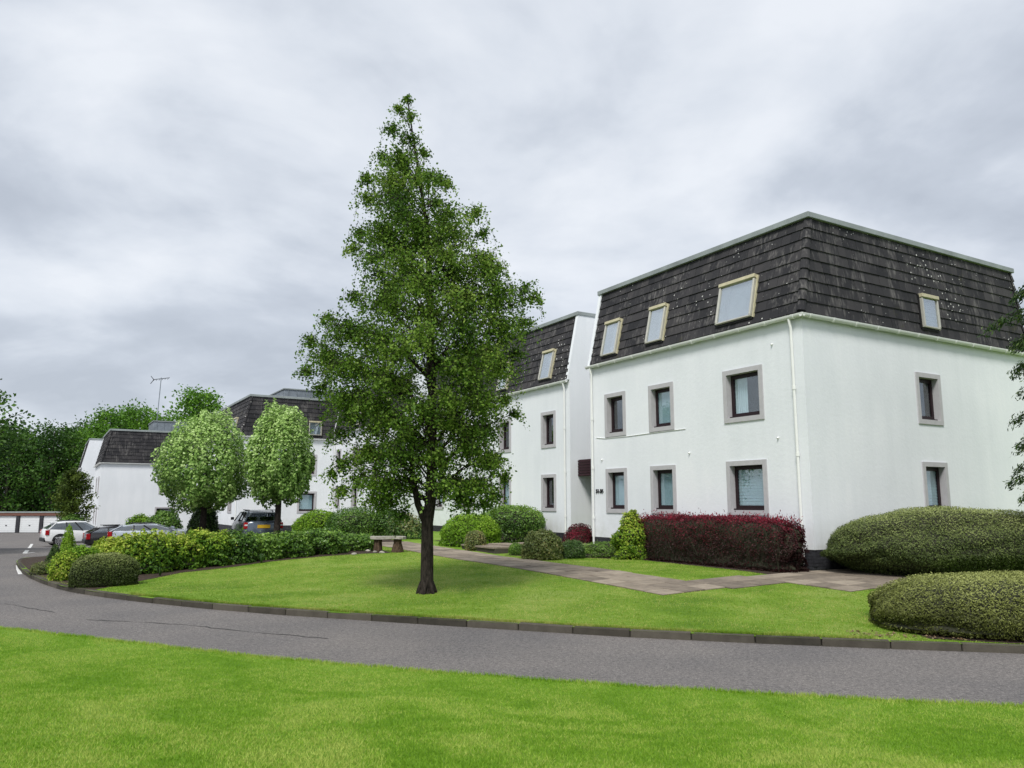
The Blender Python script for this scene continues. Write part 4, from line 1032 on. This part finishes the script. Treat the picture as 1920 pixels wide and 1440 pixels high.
# fallen twigs and leaf litter below the low dome
P = np.stack([rng.uniform(5.0, 9.5, 500), np.zeros(500), np.zeros(500)], 1); P[:, 1] = 11.45-(P[:, 0]-6.6)*.21+rng.random(500)*.5; P[:, 2] = garden_z(P[:, 0], P[:, 1])+.02
link('leaf_litter', leaf_mesh('leaf_litter', P, .05, rng.random(500), np.tile([0, 0, 2.0], (500, 1)), .6, .5), leaf_mat('leaf_dead', [(.10, .06, .03), (.22, .15, .08), (.34, .26, .16)], .1), kind='stuff')
pbush('shrub', 'bit of bright green shrub above the big dome at the right edge', 1925, 1000, 40, 950, L_LIME, 4000, .06)

# ---- conifer at the right edge
cp = Vector((14.25, 17.6, 0)); cp.z = float(garden_z(cp.x, cp.y)[0])
root = empty('conifer_tree', cp, 0, label='drooping conifer branches reaching in at the right edge', cat='tree')
tm = MB().tube([(0, 0, -.1), (0, 0, 3), (0, 0, 8.6)], [.2, .14, .02], 8); LP = []; LN = []; LD = []
for k in range(130):
    z = 1.2+7.2*((k+.5)/130); a = k*2.4; r = (2.6 if z < 6.9 else 2.6*(8.7-z)/1.8)*random.uniform(.8, 1.1)
    e = Vector((math.cos(a)*r, math.sin(a)*r, z-.25*r)); p = branch_path((0, 0, z), e, .5, 6); tm.tube(p, [.03*(1-j/7) for j in range(7)], 4, cap=False)
    for s in range(24):
        f = .25+.75*s/24*1.0; q = f*6; q0 = min(5, int(q)); bp = p[q0].lerp(p[q0+1], q-q0); sd_ = random.choice((-1, 1)); l = .42*(1.1-f*.6)
        dv = Vector((math.cos(a+sd_*.8), math.sin(a+sd_*.8), -.95))
        t = rng.random(36)[:, None]; LP.append(np.array(bp)+t*np.array(dv)*l+rng.normal(size=(36, 3))*.05); LD.append(np.tile(np.array(dv), (36, 1)))
P = np.vstack(LP); D = np.vstack(LD)
tm.build('trunk', BARK, root)
link('crown', leaf_mesh('crown', P, .11, .48+rng.normal(size=len(P))*.25, None, .28, .6, D), L_CON, root, kind='stuff')

# ---- trees behind and at the left
def wood_tree(name, label, X, Y, h, rx, z_first, mat, n, leaf, group=None, bark=BARK2, seed=0, sig=.55, nbr=46, tspread=.16, tmid=.45, tw=1.3):
    z0 = float(road_z(X, Y))
    ev = lambda z, az: rx*(1+.18*math.sin(az*3+seed)+.12*math.sin(z*1.3+seed*2))*max(.05, 1-abs((z-(z_first+(h-z_first)*.45))/((h-z_first)*.56))**2.2)**.5 if abs((z-(z_first+(h-z_first)*.45))/((h-z_first)*.56)) < 1 else .1
    return tree(name, label, (X, Y, z0), h, ev, mat, bark, nbr, n, leaf, .28*h/12, z_first, group, droop=.3*tw, tw=tw, sig=sig, nsub=6, tip=.9, tspread=tspread, tmid=tmid, rise=.6)
G = 'trees of the wood behind the garages'
wood = [(15, 800, 103, 4.6, L_WOOD, 'dark wood tree behind the garages at the far left edge'), (55, 812, 108, 4.6, L_WOOD, 'dark wood tree behind the garages, second from the left edge'), (95, 798, 104, 4.4, L_WOOD, 'dark wood tree behind the middle garage door'), (135, 800, 110, 4.6, L_WOOD, 'dark wood tree left of the small bushy tree'),
        (-25, 790, 106, 5, L_WOOD, 'dark wood tree just outside the left edge'), (200, 768, 108, 4.0, L_WOOD2, 'rounded lighter tree behind the farthest block, left of two'), (248, 760, 112, 3.6, L_WOOD2, 'taller lighter tree behind the farthest block beside the aerial'), (165, 790, 116, 4.6, L_WOOD, 'shaded wood tree left of the farthest block roof'), (290, 778, 120, 3.4, L_WOOD2, 'lighter tree just behind the aerial'), (366, 730, 92, 3.4, L_WOOD2, 'bright green tree rising behind the wider round tree')]
for i, (px, pt, Y, rx, mat, lab) in enumerate(wood):
    X = at(px, 900, Y).x; h = at(px, pt, Y).z-float(road_z(X, Y))
    wood_tree('wood_tree', lab, X, Y, h, rx, 1.2 if mat is L_WOOD else h*.35, mat, 9000, .34, G, seed=i, nbr=60)
# understorey mass closing the wood
P = np.stack([rng.uniform(-120, -20, 26000), 112+rng.random(26000)*16, rng.random(26000)**1.2*9], 1); P[:, 2] += road_z(P[:, 0], P[:, 1])
link('undergrowth', leaf_mesh('undergrowth', P, .6, .35+rng.normal(size=len(P))*.18, None, .7), L_WOOD, kind='stuff')
# big leafy tree leaning in from the left edge
wood_tree('broadleaf_tree', 'leafy tree reaching in from the left edge above the road', -26.2, 33.0, 9.4, 5.0, 2.4, L_WOOD, 26000, .17, None, BARK, 3.3, .26, 90, .2, .5, .8)
# small bushy tree at the corner of the farthest block
X = at(136, 960, 62).x
wood_tree('small_tree', 'small bushy olive tree at the corner of the farthest block', X, 62.0, at(136, 880, 62).z-float(road_z(X, 62)), 1.15, .5, leaf_mat('leaf_olive', [(.03, .055, .008), (.06, .10, .012), (.10, .15, .02), (.15, .20, .035)], .3), 9000, .16, None, BARK, 1.0, .16, 50, .16, .45, .4)
# shrubs at the farthest block and behind the round trees
def far_bush(name, label, px, Y, hw, pt, mat, n, leaf, **k):
    X = at(px, 980, Y).x; z = float(road_z(X, Y)); h = at(px, pt, Y).z-z
    return bush(name, label, 'bush', (X, Y, z), hw*Y/F_PX, hw*Y/F_PX*.7, h, mat, n, leaf, **k)
far_bush('shrub', 'green shrub spreading under the window of the farthest block', 305, 50, 36, 958, L_SHRUB, 7000, .12, amp=.12, tmid=.4)
far_bush('shrub', 'lighter green low shrub in front of the farthest block wall', 262, 52, 26, 968, L_LIME, 5000, .12, amp=.12, tmid=.35)
far_bush('shrub', 'dark rounded yew-like shrub under the wider round tree', 382, 40.6, 28, 946, L_DARK, 7000, .10, amp=.08, tmid=.5)
far_bush('shrub', 'low green shrub at the foot of the small bushy tree', 130, 58, 24, 966, L_SHRUB, 4000, .14, amp=.12, tmid=.4)

# ---------------------------------------------------------------- bench
bp = hit(725, 1036); bl = empty('stone_bench', (bp.x, bp.y+.25, bp.z), -.22, label='low stone slab bench on two rough stump legs at the hedge end', cat='bench')
s = MB(); n = 14; ring = lambda z, k: [(math.cos(a)**1*.62*k*(1+.05*math.sin(a*3+1)), math.sin(a)*.24*k*(1+.06*math.sin(a*2)), z) for a in np.linspace(0, 2*math.pi, 24, endpoint=False)]
ring2 = lambda z, k: [(max(-.58, min(.58, p[0]*1.25)), max(-.2, min(.2, p[1]*1.3)), p[2]+.012*math.sin(p[0]*7)) for p in ring(z, k)]
s.loft([ring2(.43, .96), ring2(.445, 1), ring2(.50, 1), ring2(.515, .96)]); smooth(s.build('seat', STONE, bl), 40)
for sx, fl in ((-.36, .9), (.34, 1.15)):
    l = MB(); rg = []
    for z, k in ((-.05, 1.35*fl), (.1, 1.15*fl), (.3, .92), (.432, .95)):
        rg.append([(sx+math.cos(a)*.135*k*(1+.1*math.sin(a*4)), math.sin(a)*.13*k*(1+.08*math.sin(a*5)), z) for a in np.linspace(0, 2*math.pi, 14, endpoint=False)])
    smooth(l.loft(rg).build('leg', WOODST, bl), 50)
for k, (px, py) in enumerate([(703, 1036), (716, 1037), (690, 1034), (664, 1040)]):
    p = hit(px, py); r = random.uniform(.05, .08)
    o = link('stone', core_mesh('stone', lambda D: D*lump(D, 200+k, .2, 5, 2)[:, None]*np.array([r*1.3, r, r*.7]), STONE, 12, 7), None, None, label=['pale stone in the soil left of the bench leg', 'pale stone between the bench legs', 'pale stone at the hedge end of the bench', 'small stone under the hedge shrub by the bench'][k], cat='stone', group='stones in the soil by the bench')
    o.location = (p.x, p.y, p.z+.02)

# ---------------------------------------------------------------- cars
RUBBER = plain('tyre', (.015, .015, .016), .85); RIM = plain('alloy_rim', (.5, .5, .52), .3, .8); CARGLASS = glass_mat('car_glass', (.25, .28, .3), .6, .2)
REDL = plain('red_lamp', (.35, .008, .012), .2); CLEARL = plain('clear_lamp', (.7, .7, .72), .15); PLATEY = plain('yellow_plate', (.62, .38, .02), .4, noise=.05); CABIN = plain('car_interior', (.03, .03, .032), .8)
BLACKP = plain('black_trim', (.014, .014, .015), .5)
def car(name, label, pos, head, paint, Ln=4.4, Wd=1.9, H=1.62, rake_r=.35, rake_f=.95, hood=1.05, belt=.98, belt_r=None, plate=False, estate=True, wheel=.36, trim=True):
    root = empty(name, pos, head, label=label, cat='car', group='cars in the car park')
    w = Wd/2; belt_r = belt_r or belt; L2 = Ln/2; gb = .22
    def ring(x, ww, zt, zb=gb, crown=.02): return [(x, -ww*.80, zb), (x, -ww*.97, zb+.12), (x, -ww, zb+.34), (x, -ww*.985, zt-.16), (x, -ww*.93, zt-.02), (x, -ww*.5, zt+crown), (x, ww*.5, zt+crown), (x, ww*.93, zt-.02), (x, ww*.985, zt-.16), (x, ww, zb+.34), (x, ww*.97, zb+.12), (x, ww*.80, zb)]
    xh = L2-hood
    b = MB().loft([ring(-L2, w*.86, belt_r-.10, gb+.16), ring(-L2+.06, w*.93, belt_r-.03, gb+.06), ring(-L2+.35, w*.99, belt_r), ring(-.2, w, belt), ring(xh-.1, w, belt-.01, gb, .03), ring(xh+.35, w*.98, belt-.06, gb, .05), ring(L2-.35, w*.94, belt-.16, gb, .04), ring(L2-.08, w*.86, belt-.30, gb+.04), ring(L2, w*.78, belt-.38, gb+.1)])
    body = smooth(b.build('body', paint, root), 42)
    # greenhouse pillars and roof
    xr0, xf0 = -L2+.10, xh-.05; xr1, xf1 = xr0+rake_r, xf0-rake_f; wt = w*.76; wb = w*.93; zr = H-.05
    zr_r = zr-.09
    g = MB()
    rg = [[(xr1, -wt*.96, zr_r-.05), (xr1, -wt*.8, zr_r), (xr1, wt*.8, zr_r), (xr1, wt*.96, zr_r-.05)], [(xr1+.6, -wt, zr-.05), (xr1+.6, -wt*.82, zr+.015), (xr1+.6, wt*.82, zr+.015), (xr1+.6, wt, zr-.05)], [((xr1+xf1)/2+.2, -wt, zr-.03), ((xr1+xf1)/2+.2, -wt*.82, zr+.05), ((xr1+xf1)/2+.2, wt*.82, zr+.05), ((xr1+xf1)/2+.2, wt, zr-.03)], [(xf1, -wt*.96, zr-.07), (xf1, -wt*.8, zr-.02), (xf1, wt*.8, zr-.02), (xf1, wt*.96, zr-.07)]]
    low = [[(p[0], p[1], p[2]-.05) for p in r] for r in rg]
    g.loft([a+b_[::-1] for a, b_ in zip(rg, low)])
    smooth(g.build('roof', paint, root), 50)
    def side_z(x): return belt_r+(belt-belt_r)*min(1, (x-xr0)/(xf0-xr0))
    # pillars A, B, C, D each side
    pm = MB()
    zt = zr-.07
    for sy in (-1, 1):
        for xb, xt, t in ((xr0+.05, xr1+.05, .08), (xf0-.05, xf1-.03, .06)): MB().tube([(xb, sy*wb, side_z(xb)-.03), (xt, sy*wt*.97, zt)], [t*.5, t*.42], 6).build('roof_pillar', paint, root)
    for sy in (-1, 1):
        for fx in (.34, .62):
            xb = xr0+(xf0-xr0)*fx; xt = xr1+(xf1-xr1)*fx; MB().tube([(xb, sy*wb*.985, belt-.03), (xt, sy*wt*.985, zt)], .04, 6).build('door_pillar', BLACKP, root)
    for sy in (-1, 1):
        e = .004
        MB().quad((xr0+.08, sy*(wb-.01), side_z(xr0)), (xf0-.08, sy*(wb-.01), belt-.02), (xf1-.02, sy*(wt-.012), zt+.01), (xr1+.08, sy*(wt-.012), zt-.05)).build('side_window', CARGLASS, root)
        mr = MB().loft([[(xf0-.42+dx, sy*(w+.02+dy), belt+.02+dz) for dx, dy, dz in ((0, 0, 0), (0, .16*1, 0), (0, .16, .14), (0, 0, .14))], [(xf0-.25, sy*(w+.02+dy), belt+.04+dz) for dy, dz in ((0, 0), (.10, 0), (.10, .09), (0, .09))]])
        mr.build('mirror', paint if trim else BLACKP, root)
        tl = MB().box(-L2-.004, -L2+.20, sy*w*.90-.09, sy*w*.90+.09, belt_r-.36, belt_r-.06).build('tail_light', REDL, root, .02)
        MB().box(-L2-.012, -L2-.003, sy*w*.90-.07, sy*w*.90+.07, belt_r-.22, belt_r-.15).build('reversing_lens', CLEARL, tl)
        MB().box(L2-.30, L2-.05, sy*w*.72-.14, sy*w*.72+.14, belt-.42, belt-.28).build('headlight', CLEARL, root, .03)
        for xx in (-L2+.82, L2-.86):
            yy = sy*(w-.12)
            wh = MB().tube([(xx, yy-.11, wheel), (xx, yy+.11, wheel)], wheel, 24).build('wheel', RUBBER, root, .02); smooth(wh, 40)
            rm = MB(); yo = yy+sy*.112
            rm.tube([(xx, yo-sy*.03, wheel), (xx, yo, wheel)], wheel*.20, 12)
            for q in range(10):
                a = q*.6283; rm.box(0, wheel*.68, -.028, .028, -.01, .01, Matrix.Translation((xx, yo, wheel)) @ Matrix.Rotation(a, 4, 'Y') @ Matrix.Rotation(math.pi/2, 4, 'X'))
            for q in range(20):
                a, a2 = q*.31416, (q+1)*.31416; r1, r2 = wheel*.66, wheel*.74
                rm.quad(*[(xx+math.cos(t)*r_, yo+sy*.004, wheel+math.sin(t)*r_) for t, r_ in ((a, r1), (a2, r1), (a2, r2), (a, r2))])
            rm.build('rim', RIM, wh)
            MB().loft([[(xx+math.cos(t)*r_, sy*(w*1.0+.004+k), wheel+math.sin(t)*r_) for t in np.linspace(0, math.pi, 13) for r_ in (wheel+.08,)]+[(xx+math.cos(t)*(wheel+.0), sy*(w*1.0+.004+k), wheel+math.sin(t)*(wheel+.0)) for t in np.linspace(math.pi, 0, 13)] for k in (-.05, .012)]).build('wheel_arch', BLACKP, root)
    MB().quad((xr0-.012, -wb*.86, belt_r+.02), (xr0-.012, wb*.86, belt_r+.02), (xr1-.006, wt*.86, zr_r-.05), (xr1-.006, -wt*.86, zr_r-.05)).build('rear_window', CARGLASS, root)
    MB().quad((xf0+.01, -wb*.9, belt+.01), (xf0+.01, wb*.9, belt+.01), (xf1+.01, wt*.9, zr-.07), (xf1+.01, -wt*.9, zr-.07)).build('windscreen', CARGLASS, root)
    MB().box(xr0+.3, xf0-.5, -w*.8, w*.8, belt-.25, belt-.04).box(xr0+1.3, xr0+1.45, -w*.7, -.1, belt, H-.35).box(xr0+1.3, xr0+1.45, .1, w*.7, belt, H-.35).build('interior', CABIN, root)
    MB().box(-L2-.05, -L2+.3, -w*.84, w*.84, gb+.1, gb+.34).build('rear_bumper', paint if not trim else BLACKP, root, .04)
    MB().box(L2-.3, L2+.03, -w*.74, w*.74, gb+.08, gb+.3).build('front_bumper', BLACKP, root, .04)
    MB().box(xr1-.16, xr1+.06, -wt*.8, wt*.8, zr_r-.03, zr_r+.012).build('spoiler', paint, root, .01)
    if plate: MB().box(-L2-.022, -L2-.004, -.30, .30, belt_r-.33, belt_r-.17).build('number_plate', PLATEY, root)
    for sy in (-1, 1): MB().tube([(xr1+.2, sy*wt*.86, zr+.04), (xf1-.2, sy*wt*.86, zr+.045)], .02, 6).build('roof_rail', BLACKP, root)
    return root
def road_pos(px, Y, pyb=1000): X = at(px, pyb, Y).x; return (X, Y, float(road_z(X, Y))+.004)
car('parked_car', 'grey estate car with yellow plate seen from behind beside the round trees', road_pos(478, 40.6), R(118), car_paint('paint_grey', (.10, .125, .16), .5), 4.5, 1.85, 1.78, rake_r=.22, rake_f=.8, belt=1.24, plate=True, trim=False)
car('parked_car', 'white off-road car with sloping roof parked at the left', road_pos(153, 51.5), R(40), car_paint('paint_white', (.74, .75, .76), .0), 4.4, 1.95, 1.62, rake_r=.45, rake_f=1.0, belt=1.0, belt_r=1.1, wheel=.37)
car('parked_car', 'dark hatchback half hidden behind the yellow hedge', road_pos(234, 44.8), R(34), car_paint('paint_black', (.03, .028, .03), .4), 4.0, 1.75, 1.3, rake_r=.5, rake_f=.9, belt=.92, wheel=.31)
car('parked_car', 'silver car roof just above the yellow hedge', road_pos(292, 42.5), R(20), car_paint('paint_silver', (.48, .52, .58), .6), 4.4, 1.8, 1.28, rake_r=.5, rake_f=1.0, belt=.92, wheel=.32)

# ---------------------------------------------------------------- grass blades
def blades(name, mat, P, hgt, wid, lean):
    n = len(P); a = rng.random(n)*6.283; d = np.stack([np.cos(a), np.sin(a), 0*a], 1); b = rng.random(n)*6.283
    ln = np.stack([np.cos(b), np.sin(b), 0*b], 1)*(lean*rng.random(n))[:, None]
    h = hgt*rng.uniform(.55, 1.25, n); w = wid*rng.uniform(.7, 1.3, n)
    V = np.empty((n, 3, 3)); V[:, 0] = P-d*(w/2)[:, None]; V[:, 1] = P+d*(w/2)[:, None]
    V[:, 2] = P+ln*h[:, None]; V[:, 2, 2] += h
    V[:, :2, 2] -= .004
    me = bpy.data.meshes.new(name); me.vertices.add(n*3); me.vertices.foreach_set('co', V.reshape(-1).astype(np.float32))
    me.loops.add(n*3); me.loops.foreach_set('vertex_index', np.arange(n*3, dtype=np.int32)); me.polygons.add(n); me.polygons.foreach_set('loop_start', np.arange(0, n*3, 3, dtype=np.int32)); me.update(calc_edges=True)
    return link(name, me, mat, kind='stuff')
def in_poly(P, poly):
    B = np.array(poly); j = len(B)-1; ins = np.zeros(len(P), bool)
    for i in range(len(B)):
        c = ((B[i, 1] > P[:, 1]) != (B[j, 1] > P[:, 1])) & (P[:, 0] < (B[j, 0]-B[i, 0])*(P[:, 1]-B[i, 1])/(B[j, 1]-B[i, 1]+1e-12)+B[i, 0]); ins ^= c; j = i
    return ins
NP = [tuple(p) for p in NEAR]+[(-26, 14), (-26, -6), (40, -6)]
n = 900000; Y = 3.9+rng.random(n)**1.25*11; X = (rng.random(n)*2-1)*(Y*.74+.6); P = np.stack([X, Y], 1); P = P[in_poly(P, NP)]
ed = d_poly(P, NEA); e2 = (rng.random(len(P)) < .9)
P = P[e2]; P3 = np.column_stack([P, near_z(P[:, 0], P[:, 1])])
blades('grass_near', BLADE_N, P3, .019, .0075, 1.5)
# the garden lawn: sparser, wider blades
lawn_loc = [(-6.05, -.95), (-6.05, 20)]
n = 420000; Y = 10.4+rng.random(n)**1.15*20; X = -14+rng.random(n)*24; P = np.stack([X, Y], 1)
P = P[in_poly(P, [tuple(p) for p in KERB[1:-1]]+[(-12, 31), (-5, 30), (8, 30), (16, 18)])]
xl = (P-CC)@VD; yl = (P-CC)@UD
ok = (((xl < -6.0) | ((yl < -1.3+.25*np.clip((-xl-4.0)/.5, 0, 1)) & (xl < -2.58)) | (yl < -2.9)) | ((xl > -4.22) & (yl > .12) & (xl < -1.2) & (yl < 8.6)))
P = P[ok]; bed = [(p.x, p.y) for p in HB]+[(-9.9, 18.45), (-13.1, 22.1), (-16.4, 28.2), (-12, 31.6), (-5, 28.6)]
P = P[~in_poly(P, bed)]; P = P[d_poly(P, KA) > .10]
b2p = local_poly([(-1.75, -.35), (-1.6, 1.0), (-1.35, 5.2), (-2.0, 6.4), (-3.1, 7.6), (-3.9, 8.9), (-.05, 9.35), (-.05, -.3)]); P = P[~in_poly(P, b2p)]
P = P[~in_poly(P, [(6.0, 11.62), (6.97, 11.25), (11, 10.45), (16, 9.6), (16, 14.2), (7.5, 14.2), (6.0, 13.0)])]
blades('grass_garden', BLADE_I, np.column_stack([P, garden_z(P[:, 0], P[:, 1])]), .022, .012, 1.6)

def fringe(name, mat, K, off, side, zf, h, n, w=.008):
    S = resample([tuple(p) for p in K], .05); S = np.array(S); d = np.gradient(S, axis=0); d /= np.linalg.norm(d, axis=1, keepdims=True)
    nrm = np.stack([-d[:, 1], d[:, 0]], 1)*side
    i = rng.integers(0, len(S), n); u_ = rng.random(n); wob = .03*np.sin(S[i, 0]*5.1)+.02*np.sin(S[i, 0]*13+1)+.02*np.sin(S[i, 0]*31)
    P = S[i]+nrm[i]*(off+wob*.6+np.abs(rng.normal(size=n))*.05)[:, None]+d[i]*(u_*.05)[:, None]
    P = P[(P[:, 0] > -12) & (P[:, 0] < 14)]
    blades(name, mat, np.column_stack([P, zf(P[:, 0], P[:, 1])]), h, w, .9)
fringe('grass_kerb_edge', BLADE_I, [k for k in KERB if -9.3 < k[0] < 6.0], .13, -1, garden_z, .045, 26000)
fringe('grass_road_edge', BLADE_N, NEAR, .0, 1, near_z, .045, 40000)
